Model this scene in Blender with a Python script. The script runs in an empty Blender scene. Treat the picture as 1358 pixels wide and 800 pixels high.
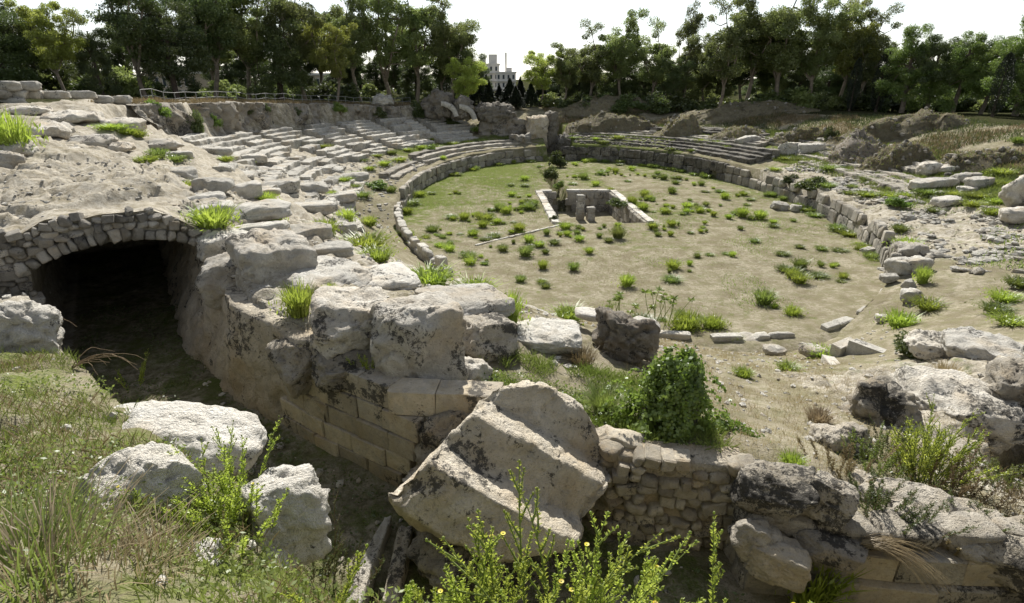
import bpy, bmesh, math, random
import numpy as np
from math import radians, sin, cos, pi

random.seed(7)
S = bpy.context.scene
COL = S.collection

# ------------------------------------------------------------------ camera, sky, sun, exposure
FPX, PITCH, EYE = 754.0, radians(21.4), 11.3           # focal length in photo pixels, downward pitch, eye height over the arena
cam = bpy.data.cameras.new('camera'); cam_o = bpy.data.objects.new('camera', cam); COL.objects.link(cam_o)
cam.sensor_width = 36.0; cam.lens = 36.0 * FPX / 1358.0
cam.clip_start = 0.05; cam.clip_end = 5000
cam_o.location = (0, 0, EYE); cam_o.rotation_euler = (pi / 2 - PITCH, 0, 0)
S.camera = cam_o

SUN_EL, SUN_AZ = radians(44), radians(-4)              # azimuth from +Y, negative = to the left
W = bpy.data.worlds.new('World'); S.world = W; W.use_nodes = True
wn = W.node_tree; wn.nodes.clear()
sky = wn.nodes.new('ShaderNodeTexSky'); sky.sky_type = 'NISHITA'; sky.sun_disc = False
sky.sun_elevation = SUN_EL; sky.sun_rotation = SUN_AZ; sky.altitude = 20
sky.air_density = 1.0; sky.dust_density = 0.3; sky.ozone_density = 1.0
hsv = wn.nodes.new('ShaderNodeHueSaturation'); hsv.inputs['Saturation'].default_value = 0.42; hsv.inputs['Value'].default_value = 1.0
bg = wn.nodes.new('ShaderNodeBackground'); bg.inputs['Strength'].default_value = 0.09
wo = wn.nodes.new('ShaderNodeOutputWorld')
wn.links.new(sky.outputs[0], hsv.inputs['Color']); wn.links.new(hsv.outputs[0], bg.inputs[0]); wn.links.new(bg.outputs[0], wo.inputs[0])

sl = bpy.data.lights.new('sun', 'SUN'); sl.energy = 5.0; sl.angle = radians(0.6); sl.color = (1.0, 0.97, 0.915)
so = bpy.data.objects.new('sun', sl); COL.objects.link(so)
so.rotation_euler = (pi / 2 - SUN_EL, 0, pi - SUN_AZ)   # shines from far left
S.view_settings.view_transform = 'Standard'; S.view_settings.look = 'None'
S.view_settings.gamma = 1.0; S.view_settings.exposure = 0.74; S.view_settings.use_curve_mapping = False
S.cycles.max_bounces = 6; S.cycles.diffuse_bounces = 3; S.cycles.transparent_max_bounces = 4

# ------------------------------------------------------------------ survey helpers
c_, s_ = cos(PITCH), sin(PITCH)
def at(u, v, z):                       # a surveyed point: sight line (photo pixel) and its real height
    a, b = (u - 679) / FPX, (400 - v) / FPX
    d = (a, c_ + b * s_, -s_ + b * c_)
    t = (z - EYE) / d[2]
    return np.array([t * d[0], t * d[1], z])
def atY(u, v, y):                      # sight line and its real distance ahead
    a, b = (u - 679) / FPX, (400 - v) / FPX
    t = y / (c_ + b * s_)
    return np.array([t * a, y, EYE + t * (-s_ + b * c_)])
def mpp(p):                            # metres per photo pixel at a point
    return (p[1] * c_ - (p[2] - EYE) * s_) / FPX

CX, CY, AL = 8.62, 54.92, math.atan2(0.057, 0.998)
B0, A0 = 18.85, 31.37                  # the arena's half axes
def loc(x, y):
    dx, dy = x - CX, y - CY
    return dx * cos(AL) + dy * sin(AL), -dx * sin(AL) + dy * cos(AL)
def unloc(p, q):
    return CX + p * cos(AL) - q * sin(AL), CY + p * sin(AL) + q * cos(AL)
def dt(x, y):                          # offset outside the arena ellipse, angle (0 right, 90 far, 180 left)
    p, q = loc(np.asarray(x, float), np.asarray(y, float))
    lo = np.full(p.shape, -18.0); hi = np.full(p.shape, 4000.0)
    for _ in range(48):
        m = (lo + hi) / 2
        out = (p / (B0 + m)) ** 2 + (q / (A0 + m)) ** 2 > 1
        lo = np.where(out, m, lo); hi = np.where(out, hi, m)
    return lo, np.degrees(np.arctan2(q / (A0 + lo), p / (B0 + lo))) % 360
def xy(t, d):
    t = np.radians(t)
    return unloc((B0 + d) * np.cos(t), (A0 + d) * np.sin(t))
def tang(t, d):                        # direction angle of the ring at t
    x0, y0 = xy(t - .3, d); x1, y1 = xy(t + .3, d)
    return math.atan2(y1 - y0, x1 - x0)

# ------------------------------------------------------------------ noise
def _h(ix, iy, iz, seed):
    n = (ix.astype(np.int64) * 374761393 + iy.astype(np.int64) * 668265263 + iz.astype(np.int64) * 2147483647 + seed * 1274126177) & 0xFFFFFFFF
    n = ((n ^ (n >> 13)) * 1274126177) & 0xFFFFFFFF
    n = (n ^ (n >> 16)) & 0xFFFFFFFF
    n = (n * 2246822519) & 0xFFFFFFFF
    return ((n ^ (n >> 15)) & 0xFFFFFF) / float(0x7FFFFF) - 1.0
def vnoise(P, seed=0):
    i = np.floor(P); f = P - i; f = f * f * f * (f * (f * 6 - 15) + 10)
    i = i.astype(np.int64); x, y, z = i[:, 0], i[:, 1], i[:, 2]
    u, v, w = f[:, 0], f[:, 1], f[:, 2]
    def L(a, b, t): return a + (b - a) * t
    return L(L(L(_h(x, y, z, seed), _h(x + 1, y, z, seed), u), L(_h(x, y + 1, z, seed), _h(x + 1, y + 1, z, seed), u), v),
             L(L(_h(x, y, z + 1, seed), _h(x + 1, y, z + 1, seed), u), L(_h(x, y + 1, z + 1, seed), _h(x + 1, y + 1, z + 1, seed), u), v), w)
def fbm(P, octs=4, seed=0, gain=.5):
    a, s, tot = 1.0, np.zeros(len(P)), 0
    P = np.array(P, float)
    for k in range(octs):
        s += a * vnoise(P, seed + k * 17); tot += a
        a *= gain; P = P * 2.03 + 11.7
    return s / tot
def fbm2(x, y, sc, octs=4, seed=0, gain=.5):
    x = np.asarray(x, float).ravel(); y = np.asarray(y, float).ravel()
    return fbm(np.stack([x * sc, y * sc, np.full_like(x, seed * 3.1)], 1), octs, seed, gain)
def sst(a, b, x):
    t = np.clip((x - a) / (b - a), 0, 1); return t * t * (3 - 2 * t)

def facets(P, seed, tilt=1.0):
    """piecewise planar relief: every cell of a jittered lattice has its own height and tilt; also returns the nearness to a joint"""
    i = np.floor(P).astype(np.int64); n = len(P); b1 = np.full(n, 9.); b2 = np.full(n, 9.); val = np.zeros(n)
    for dx in (-1, 0, 1):
        for dy in (-1, 0, 1):
            for dz in (-1, 0, 1):
                a, b, c = i[:, 0] + dx, i[:, 1] + dy, i[:, 2] + dz
                C = np.stack([a + .5 + .42 * _h(a, b, c, seed + 1), b + .5 + .42 * _h(a, b, c, seed + 2), c + .5 + .42 * _h(a, b, c, seed + 3)], 1)
                D = P - C; d = np.sqrt((D * D).sum(1)); v = _h(a, b, c, seed + 4) * .6 + tilt * (D[:, 0] * _h(a, b, c, seed + 5) + D[:, 1] * _h(a, b, c, seed + 6) + D[:, 2] * _h(a, b, c, seed + 7))
                near = d < b1; b2 = np.where(near, b1, np.minimum(b2, d)); val = np.where(near, v, val); b1 = np.where(near, d, b1)
    return val, b2 - b1

# ------------------------------------------------------------------ object helpers
def mesh_np(name, V, F, smooth=True, k=None):
    V = np.asarray(V, np.float32); me = bpy.data.meshes.new(name)
    F = np.asarray(F, np.int32); k = F.shape[1]; n = len(F)
    me.vertices.add(len(V)); me.vertices.foreach_set('co', V.ravel())
    me.loops.add(n * k); me.loops.foreach_set('vertex_index', F.ravel())
    me.polygons.add(n); me.polygons.foreach_set('loop_start', np.arange(0, n * k, k, dtype=np.int32))
    me.polygons.foreach_set('loop_total', np.full(n, k, np.int32))
    me.polygons.foreach_set('use_smooth', np.full(n, bool(smooth)))
    me.update(calc_edges=True); me.validate()
    return me
def obj(name, me, m=None, parent=None):
    o = bpy.data.objects.new(name, me); COL.objects.link(o)
    if m is not None and me is not None and not me.materials: me.materials.append(m)
    if parent is not None: o.parent = parent
    return o
def tag(o, label, cat, group=None):
    o['label'] = label; o['category'] = cat; o['kind'] = 'thing'
    if group: o['group'] = group
    return o
def struct(o):
    o['kind'] = 'structure'; return o
def stuff(o):
    o['kind'] = 'stuff'; return o
def empty(name, loc_=(0, 0, 0), rz=0):
    o = bpy.data.objects.new(name, None); COL.objects.link(o)
    o.location = loc_; o.rotation_euler = (0, 0, rz); o.empty_display_size = .2
    return o
def children(o): return [c for c in o.children]
def grid_faces(nu, nv, wrap=False):
    i = np.arange(nu if wrap else nu - 1); j = np.arange(nv - 1)
    I, J = np.meshgrid(i, j, indexing='ij'); I2 = (I + 1) % nu
    return np.stack([I * nv + J, I2 * nv + J, I2 * nv + J + 1, I * nv + J + 1], -1).reshape(-1, 4)
def color_attr(me, name, C):
    a = me.color_attributes.new(name, 'FLOAT_COLOR', 'POINT')
    C4 = np.ones((len(C), 4), np.float32); C4[:, :C.shape[1]] = C
    a.data.foreach_set('color', C4.ravel())

# ------------------------------------------------------------------ materials
def new_mat(name):
    m = bpy.data.materials.new(name); m.use_nodes = True
    nt = m.node_tree; b = nt.nodes['Principled BSDF']
    b.inputs['Roughness'].default_value = .92; b.inputs['Specular IOR Level'].default_value = .2
    return m, nt, b
def nd(nt, t, **kw):
    n = nt.nodes.new(t)
    for k, v in kw.items():
        if k.startswith('_'): setattr(n, k[1:], v)
        else:
            i = n.inputs[k.replace('__', ' ')] if not k.startswith('i') or not k[1:].isdigit() else n.inputs[int(k[1:])]
            if isinstance(v, bpy.types.NodeSocket): nt.links.new(v, i)
            else: i.default_value = v
    return n
def noise(nt, vec, scale, detail=6, rough=.6, dist=0):
    return nd(nt, 'ShaderNodeTexNoise', Vector=vec, Scale=scale, Detail=detail, Roughness=rough, Distortion=dist).outputs['Fac']
def ramp(nt, fac, a, b):
    return nd(nt, 'ShaderNodeMapRange', Value=fac, i1=a, i2=b, i3=0.0, i4=1.0, _clamp=True).outputs[0]
def mix(nt, fac, a, b):
    n = nt.nodes.new('ShaderNodeMix'); n.data_type = 'RGBA'
    for i, v in ((0, fac), (6, a), (7, b)):
        if isinstance(v, bpy.types.NodeSocket): nt.links.new(v, n.inputs[i])
        else: n.inputs[i].default_value = v if not isinstance(v, tuple) else (*v, 1)[:4]
    return n.outputs[2]
def mth(nt, op, a, b=None):
    n = nt.nodes.new('ShaderNodeMath'); n.operation = op
    for i, v in ((0, a), (1, b)):
        if v is None: continue
        if isinstance(v, bpy.types.NodeSocket): nt.links.new(v, n.inputs[i])
        else: n.inputs[i].default_value = v
    return n.outputs[0]
def bump(nt, b, h, strength=.5, dist=.05):
    n = nd(nt, 'ShaderNodeBump', Height=h, Strength=strength, Distance=dist)
    nt.links.new(n.outputs[0], b.inputs['Normal'])
def pos(nt): return nt.nodes.new('ShaderNodeNewGeometry').outputs['Position']
def oinfo(nt): return nt.nodes.new('ShaderNodeObjectInfo').outputs['Random']

def stone_mat(name, c1, c2, grey=(.30, .285, .255), greyamt=.5, lichen=.5, dark=(.042, .040, .036), sc=1.0, b=.8, var=.25, up=.5):
    m, nt, bs = new_mat(name); P = pos(nt); r = oinfo(nt)
    nA = noise(nt, P, 2.1 * sc, 5, .7, .4); nB = noise(nt, P, 4.3 * sc, 6, .75, .6); nC = noise(nt, P, 17 * sc, 4, .8); nD = noise(nt, P, 46 * sc, 2, .75)
    base = mix(nt, ramp(nt, nA, .36, .64), c1, c2)
    base = mix(nt, mth(nt, 'MULTIPLY', ramp(nt, noise(nt, P, .8 * sc, 2, .6), .52, .72), .5), base, (c1[0] * .95, c1[1] * .76, c1[2] * .5))
    base = mix(nt, mth(nt, 'MULTIPLY', ramp(nt, nB, .47, .62), greyamt), base, grey)
    base = mix(nt, mth(nt, 'MULTIPLY', ramp(nt, nC, .54, .66), .45), base, tuple(x * .42 for x in c1))
    base = mix(nt, mth(nt, 'MULTIPLY', ramp(nt, nD, .54, .70), .35), base, tuple(x * .5 for x in c1))
    nz = nd(nt, 'ShaderNodeSeparateXYZ', Vector=nt.nodes.new('ShaderNodeNewGeometry').outputs['Normal']).outputs[2]
    low = ramp(nt, noise(nt, P, 1.0 * sc, 2, .6, .5), .40, .64)
    lm = mth(nt, 'ADD', noise(nt, P, 8.5 * sc, 5, .86, .2), mth(nt, 'MULTIPLY', mth(nt, 'SUBTRACT', low, .6), .30))
    lm = mth(nt, 'ADD', lm, mth(nt, 'MULTIPLY', nz, .06 * up))
    lm = ramp(nt, lm, .64 - .10 * lichen, .70 - .10 * lichen)
    base = mix(nt, mth(nt, 'MULTIPLY', lm, .86), base, dark)
    vr = nd(nt, 'ShaderNodeMapRange', Value=r, i1=0.0, i2=1.0, i3=1 - var, i4=1 + var * .5).outputs[0]
    v = nt.nodes.new('ShaderNodeVectorMath'); v.operation = 'SCALE'
    nt.links.new(base, v.inputs[0]); nt.links.new(vr, v.inputs['Scale'])
    nt.links.new(v.outputs[0], bs.inputs['Base Color'])
    h = mth(nt, 'ADD', mth(nt, 'MULTIPLY', nB, 1.2), mth(nt, 'MULTIPLY', nD, .5))
    vo = nd(nt, 'ShaderNodeTexVoronoi', Vector=P, Scale=13 * sc, Randomness=1.0).outputs['Distance']
    h = mth(nt, 'ADD', h, mth(nt, 'MULTIPLY', ramp(nt, vo, .0, .40), .30)); h = mth(nt, 'ADD', h, mth(nt, 'MULTIPLY', nC, 1.0))
    bump(nt, bs, h, b, .10)
    return m

M = {}
M['lime'] = stone_mat('limestone', (.52, .465, .375), (.67, .63, .55), lichen=.32, greyamt=.35, up=.8)
M['limewhite'] = stone_mat('bleached_limestone', (.60, .555, .47), (.70, .67, .60), lichen=.12, greyamt=.15)
M['limedark'] = stone_mat('lichened_limestone', (.38, .33, .25), (.54, .49, .405), lichen=1.0, up=.6)
M['hero'] = stone_mat('stained_limestone', (.46, .395, .29), (.62, .56, .455), grey=(.36, .335, .29), greyamt=.45, lichen=.34, sc=.8, up=1.0)
M['passage'] = stone_mat('stained_passage_rock', (.48, .41, .30), (.62, .555, .445), grey=(.28, .255, .21), greyamt=.5, lichen=.62, sc=.7, b=1.0, up=-.4)
M['ashlar'] = stone_mat('ashlar_limestone', (.40, .335, .23), (.53, .465, .36), lichen=.42, b=.35, var=.3, up=0)
M['ashlarblack'] = stone_mat('black_lichened_ashlar', (.34, .29, .21), (.45, .40, .32), lichen=1.35, b=.4, up=0)
M['rubble'] = stone_mat('rubble_stone', (.34, .31, .26), (.50, .46, .39), lichen=.15, sc=2.2, b=.7, var=.55)
M['earth'] = stone_mat('dry_earth', (.16, .135, .085), (.26, .225, .15), grey=(.12, .12, .07), greyamt=.6, lichen=.2, sc=1.3, b=1.0)
M['rubblewarm'] = stone_mat('warm_rubble_stone', (.40, .34, .25), (.54, .48, .375), lichen=.3, sc=2.0, b=.6, var=.4)
M['conglomerate'] = stone_mat('conglomerate', (.31, .26, .195), (.48, .43, .36), lichen=.5, sc=2.5, b=1.0)
M['seat'] = stone_mat('worn_seat_stone', (.46, .43, .365), (.61, .58, .51), lichen=.15, greyamt=.6, sc=1.0, b=.7, var=.2)
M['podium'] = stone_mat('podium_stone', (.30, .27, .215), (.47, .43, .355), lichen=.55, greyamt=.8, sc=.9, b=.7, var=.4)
M['podiumshade'] = stone_mat('shade_toned_podium_stone', (.12, .105, .08), (.22, .20, .16), lichen=1.1, greyamt=.8, sc=.9, b=.8, var=.4)  # lichened podium stone with the far side's shade put into its colour
M['cliff'] = stone_mat('weathered_rock_face', (.20, .17, .125), (.35, .315, .255), lichen=.55, greyamt=.9, sc=.6, b=1.0)

def ground_mat(name):
    m, nt, bs = new_mat(name); P = pos(nt)
    at_ = nt.nodes.new('ShaderNodeVertexColor'); at_.layer_name = 'cover'
    sp = nd(nt, 'ShaderNodeSeparateColor', Color=at_.outputs[0]); R, G, B = sp.outputs[0], sp.outputs[1], sp.outputs[2]
    n1 = noise(nt, P, .7, 5, .65); n2 = noise(nt, P, 4.5, 5, .72); n3 = noise(nt, P, 24, 3, .75); n4 = noise(nt, P, 1.6, 6, .75, .5)
    soil = mix(nt, ramp(nt, n1, .40, .60), (.21, .18, .125), (.365, .325, .245))
    soil = mix(nt, ramp(nt, n2, .45, .68), soil, (.19, .17, .10))
    soil = mix(nt, mth(nt, 'MULTIPLY', ramp(nt, n3, .50, .68), .75), soil, (.13, .112, .065))
    soil = mix(nt, mth(nt, 'MULTIPLY', ramp(nt, n4, .46, .62), .7), soil, (.175, .165, .09))
    rock = mix(nt, ramp(nt, n4, .35, .66), (.33, .29, .22), (.53, .49, .41))
    rock = mix(nt, mth(nt, 'MULTIPLY', ramp(nt, n2, .47, .64), .7), rock, (.24, .205, .15))
    rock = mix(nt, mth(nt, 'MULTIPLY', ramp(nt, n3, .5, .66), .5), rock, (.20, .175, .135))
    rock = mix(nt, mth(nt, 'MULTIPLY', ramp(nt, noise(nt, P, 7, 5, .8), .60, .67), .85), rock, (.05, .045, .04))
    green = mix(nt, ramp(nt, n2, .35, .65), (.075, .10, .022), (.16, .19, .05))
    green = mix(nt, ramp(nt, n3, .5, .7), green, (.06, .075, .02))
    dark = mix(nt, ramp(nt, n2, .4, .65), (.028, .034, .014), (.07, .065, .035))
    fr = ramp(nt, mth(nt, 'ADD', R, mth(nt, 'MULTIPLY', mth(nt, 'SUBTRACT', n4, .5), 1.6)), .35, .65)
    fg = ramp(nt, mth(nt, 'ADD', G, mth(nt, 'MULTIPLY', mth(nt, 'SUBTRACT', noise(nt, P, 1.1, 6, .78), .5), 2.2)), .42, .75)
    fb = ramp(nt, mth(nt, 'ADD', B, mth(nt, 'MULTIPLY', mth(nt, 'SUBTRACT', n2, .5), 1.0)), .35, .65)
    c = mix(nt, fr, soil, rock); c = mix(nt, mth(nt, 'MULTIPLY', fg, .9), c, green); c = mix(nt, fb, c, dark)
    nt.links.new(c, bs.inputs['Base Color'])
    bs.inputs['Specular IOR Level'].default_value = 0.0; bs.inputs['Roughness'].default_value = 1.0
    h = mth(nt, 'ADD', n2, mth(nt, 'MULTIPLY', n3, .7))
    bump(nt, bs, h, .8, .09)
    return m
M['ground'] = ground_mat('ground_cover')

def leaf_mat(name, c1, c2, trans=.45, var=.35):
    m, nt, bs = new_mat(name); P = pos(nt); r = oinfo(nt)
    col = mix(nt, ramp(nt, noise(nt, P, .55, 3, .6), .35, .65), c1, c2)
    col = mix(nt, mth(nt, 'MULTIPLY', ramp(nt, noise(nt, P, 6, 2, .6), .45, .7), .5), col, tuple(x * .6 for x in c1))
    hv = nd(nt, 'ShaderNodeHueSaturation', Color=col, Value=nd(nt, 'ShaderNodeMapRange', Value=r, i1=0., i2=1., i3=1 - var, i4=1 + var).outputs[0],
            Hue=nd(nt, 'ShaderNodeMapRange', Value=r, i1=0., i2=1., i3=.488, i4=.508).outputs[0]).outputs[0]
    d = nd(nt, 'ShaderNodeBsdfDiffuse', Color=hv, Roughness=.5)
    t = nd(nt, 'ShaderNodeBsdfTranslucent', Color=hv)
    g = nd(nt, 'ShaderNodeBsdfGlossy', Roughness=.45, Color=(.9, .9, .9, 1))
    mx = nd(nt, 'ShaderNodeMixShader', i0=trans); nt.links.new(d.outputs[0], mx.inputs[1]); nt.links.new(t.outputs[0], mx.inputs[2])
    m2 = nd(nt, 'ShaderNodeMixShader', i0=.045); nt.links.new(mx.outputs[0], m2.inputs[1]); nt.links.new(g.outputs[0], m2.inputs[2])
    nt.links.new(m2.outputs[0], nt.nodes['Material Output'].inputs[0])
    return m
M['euc'] = leaf_mat('eucalyptus_leaf', (.15, .195, .05), (.25, .285, .09), .55)
M['euclight'] = leaf_mat('yellow_green_leaf', (.28, .34, .05), (.38, .42, .09), .55)
M['pine'] = leaf_mat('pine_needle', (.075, .11, .03), (.125, .16, .045), .42)
M['pinelight'] = leaf_mat('light_pine_needle', (.12, .18, .035), (.19, .24, .055), .45)
M['cypress'] = leaf_mat('cypress_leaf', (.016, .026, .010), (.03, .042, .016), .2)
M['shrub'] = leaf_mat('shrub_leaf', (.07, .10, .024), (.12, .15, .04), .4)
M['weed'] = leaf_mat('weed_leaf', (.26, .345, .04), (.37, .44, .07), .5, .25)
M['weedlow'] = leaf_mat('low_weed_leaf', (.17, .235, .04), (.25, .30, .07), .45, .25)
M['sprig'] = leaf_mat('fleabane_leaf', (.42, .52, .06), (.56, .63, .11), .55, .12)
M['ivy'] = leaf_mat('ivy_leaf', (.13, .21, .028), (.24, .33, .06), .45, .1)
M['straw'] = leaf_mat('straw', (.36, .28, .15), (.46, .38, .22), .3, .2)
M['drybrush'] = leaf_mat('dry_brush', (.20, .155, .075), (.30, .235, .115), .3, .2)
M['flower'] = leaf_mat('yellow_petal', (.80, .64, .02), (.88, .74, .03), .35, .05)
def plain(name, c, rough=.8, metal=0, nz=0, sc=3.):
    m, nt, bs = new_mat(name)
    bs.inputs['Roughness'].default_value = rough; bs.inputs['Metallic'].default_value = metal
    if nz:
        P = pos(nt); n = noise(nt, P, sc, 8, .7)
        nt.links.new(mix(nt, ramp(nt, n, .3, .7), tuple(x * (1 - nz) for x in c), tuple(min(1, x * (1 + nz)) for x in c)), bs.inputs['Base Color'])
        bump(nt, bs, n, .4, .03)
    else: bs.inputs['Base Color'].default_value = (*c, 1)
    return m
M['bark'] = plain('pale_bark', (.20, .165, .125), .9, 0, .45, 2.5)
M['barkdark'] = plain('dark_bark', (.085, .065, .05), .9, 0, .4, 3)
M['twig'] = plain('twig', (.19, .14, .085), .9, 0, .3, 12)
M['stem'] = plain('green_stem', (.16, .20, .05), .8, 0, .2, 20)
M['metal'] = plain('galvanised_rail', (.27, .265, .25), .6, .2, .15, 3)
M['plaster'] = plain('pale_plaster', (.60, .57, .52), .9, 0, .10, .4)
M['plasterwarm'] = plain('warm_plaster', (.50, .42, .32), .9, 0, .14, .4)
M['glass'] = plain('dark_window_glass', (.05, .06, .07), .15)
M['concrete'] = plain('concrete', (.36, .35, .32), .9, 0, .18, 1.2)

# ------------------------------------------------------------------ terrain height
DK = np.array([0, 3.5, 6.5, 10, 14.5, 19, 20, 24, 32, 60, 4000.])
TT = [(-30, [2.0, 2.3, 2.8, 3.5, 4.4, 5.4, 5.7, 6.5, 6.9, 7.0, 7.0]),
      (0, [2.0, 2.3, 2.8, 3.5, 4.4, 5.4, 5.7, 6.5, 6.9, 7.0, 7.0]),
      (12, [2.0, 2.4, 2.9, 3.6, 4.6, 5.6, 5.8, 6.6, 6.9, 6.9, 6.9]),
      (35, [2.1, 3.0, 3.3, 3.8, 4.4, 5.4, 5.7, 6.3, 6.6, 6.6, 6.6]),
      (60, [2.1, 3.2, 3.3, 4.0, 4.6, 5.4, 5.7, 6.1, 6.3, 6.3, 6.3]),
      (84, [2.1, 3.2, 3.3, 4.0, 4.6, 5.4, 5.7, 6.1, 6.3, 6.3, 6.3]),
      (102, [1.9, 2.6, 2.7, 3.4, 4.6, 5.7, 5.9, 6.4, 6.8, 6.8, 6.8]),
      (125, [1.7, 2.3, 2.5, 3.2, 4.5, 5.8, 7.2, 7.3, 7.5, 7.5, 7.5]),
      (150, [1.6, 2.1, 2.5, 3.2, 4.5, 5.8, 8.3, 8.4, 8.5, 8.5, 8.5]),
      (170, [1.5, 1.8, 2.5, 3.3, 4.6, 6.0, 9.0, 9.1, 9.2, 9.2, 9.2]),
      (186, [1.4, 1.7, 2.6, 3.9, 5.3, 6.9, 9.4, 9.7, 9.9, 9.9, 9.9]),
      (330, [2.0, 2.3, 2.8, 3.5, 4.4, 5.4, 5.7, 6.5, 6.9, 7.0, 7.0]),
      (360, [2.0, 2.3, 2.8, 3.5, 4.4, 5.4, 5.7, 6.5, 6.9, 7.0, 7.0])]
TK = np.array([a for a, _ in TT], float); TZ = np.array([b for _, b in TT], float)
def table_h(d, t):
    t = np.where(t > 345, t - 360, t)
    i = np.clip(np.searchsorted(TK, t) - 1, 0, len(TK) - 2); fi = np.clip((t - TK[i]) / (TK[i + 1] - TK[i]), 0, 1)
    fi = fi * fi * (3 - 2 * fi)
    d = np.clip(d, 0, 3999); j = np.clip(np.searchsorted(DK, d, side='right') - 1, 0, len(DK) - 2); fj = (d - DK[j]) / (DK[j + 1] - DK[j])
    return (TZ[i, j] * (1 - fj) + TZ[i, j + 1] * fj) * (1 - fi) + (TZ[i + 1, j] * (1 - fj) + TZ[i + 1, j + 1] * fj) * fi

CTRL = [np.array(p, float) for p in [(0, 0, 9.5), (-3, -1, 9.6), (3, 0, 9.3), (0, 1.3, 8.95), (1.2, 1.6, 8.7), (-1, 2.0, 8.6), (-.6, 2.4, 8.3), (.8, 2.4, 8.3), (2.2, 2.4, 8.25), (3.8, 2.3, 8.2), (-8, 0, 9.6), (8, 0, 8.8), (-15, 2, 9.0), (-22, 4, 9.1),
        (0, -6, 9.6), (-30, 10, 9.3), (-32, 28, 9.5), (15, -3, 8), (25, 3, 7), (0, -30, 9.5), (-40, -20, 9.8), (40, -20, 7.5), (60, 0, 7), (-60, 10, 10), (0, -200, 9), (200, -50, 7), (-200, 0, 9.8), (-16, 22, 8.1), (-19, 16, 8.3), (-13.2, 17.0, 8.1), (-11.6, 18.6, 7.9), (-15.5, 15.0, 8.1)]]
CTRL += [at(*p) for p in [
    (0, 800, 8.6), (100, 800, 8.5), (250, 800, 8.2), (60, 700, 8.2), (150, 700, 8.1), (250, 720, 7.8), (330, 770, 7.8),
    (20, 600, 7.9), (100, 600, 7.8), (200, 600, 7.6), (300, 640, 7.5), (360, 660, 7.5), (0, 520, 7.6), (60, 500, 7.2), (150, 530, 7.2), (240, 570, 7.3), (20, 445, 6.8),
    # top of the trench's far wall and the slope behind it
    (270, 300, 7.1), (330, 330, 6.8), (420, 390, 6.5), (480, 420, 6.3), (540, 470, 5.9), (600, 450, 6.0), (640, 470, 5.7), (700, 470, 5.5),
    (400, 330, 6.6), (480, 370, 6.3), (350, 290, 6.9), (430, 318, 5.6), (500, 355, 5.9), (560, 388, 6.0), (640, 415, 5.8), (720, 430, 5.3),
    (720, 520, 5.4), (790, 540, 5.2), (800, 470, 4.6), (870, 470, 3.7), (900, 530, 5.0), (780, 600, 5.6), (900, 602, 5.6), (980, 612, 5.5),
    (1000, 560, 4.5), (1030, 520, 3.4), (980, 480, 1.4), (1080, 540, 3.9), (1080, 500, 2.5), (900, 455, .9), (940, 470, 1.2),
    (840, 445, 1.6), (760, 424, .9),
    (1120, 580, 4.5), (1150, 525, 3.2), (1200, 500, 2.9), (1250, 470, 2.9), (1330, 455, 3.2), (1300, 520, 3.9), (1230, 545, 4.0), (1090, 620, 5.2), (1200, 650, 4.7), (1250, 690, 4.9), (1350, 690, 4.6), (1060, 690, 5.0), (1150, 700, 5.0),
    (1100, 470, .8), (1190, 440, 1.7), (1230, 380, 2.1), (1280, 330, 2.3), (1340, 380, 2.6), (1340, 300, 2.8), (1200, 300, 2.0), (1358, 250, 3.7), (1358, 420, 3.0), (1140, 440, .6),
    (480, 290, 1.4), (520, 325, 1.2), (585, 368, .9), (450, 280, 1.7), (660, 398, .5),
    (100, 262, 8.0), (0, 270, 8.0), (200, 235, 7.8), (100, 200, 8.6), (0, 200, 8.8), (200, 205, 7.3), (250, 240, 6.9), (60, 160, 9.0), (150, 165, 8.6), (0, 150, 9.3), (60, 134, 9.7), (240, 142, 9.2), (205, 180, 7.9), (130, 140, 9.4),
    (300, 260, 6.5), (380, 270, 5.3), (420, 250, 3.6), (350, 235, 5.0), (300, 225, 5.3)]]
for t_ in (330, 338):
    for d_ in (1, 4, 8, 13, 18, 25, 40): x_, y_ = xy(t_, d_); CTRL.append(np.array([x_, y_, float(table_h(np.array([d_ * 1.]), np.array([t_ * 1.]))[0])]))
for d_ in (1, 4, 8, 13, 17): x_, y_ = xy(183, d_); CTRL.append(np.array([x_, y_, float(table_h(np.array([d_ * 1.]), np.array([183.]))[0])]))
CT = np.array(CTRL)
def _phi(r2): return np.where(r2 > 1e-9, .5 * r2 * np.log(np.maximum(r2, 1e-9)), 0)
SC = 20.0
_q = CT[:, :2] / SC; n_ = len(_q)
_A = _phi(((_q[:, None] - _q[None]) ** 2).sum(-1)) + np.eye(n_) * 2e-4
_Pm = np.c_[np.ones(n_), _q]
_Wt = np.linalg.solve(np.block([[_A, _Pm], [_Pm.T, np.zeros((3, 3))]]), np.r_[CT[:, 2], 0, 0, 0])
def tps(x, y):
    out = np.empty(len(x)); 
    for a in range(0, len(x), 40000):
        q = np.stack([x[a:a + 40000], y[a:a + 40000]], 1) / SC
        r2 = ((q[:, None] - _q[None]) ** 2).sum(-1)
        out[a:a + 40000] = _phi(r2) @ _Wt[:n_] + _Wt[n_] + q @ _Wt[n_ + 1:]
    return out

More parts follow.
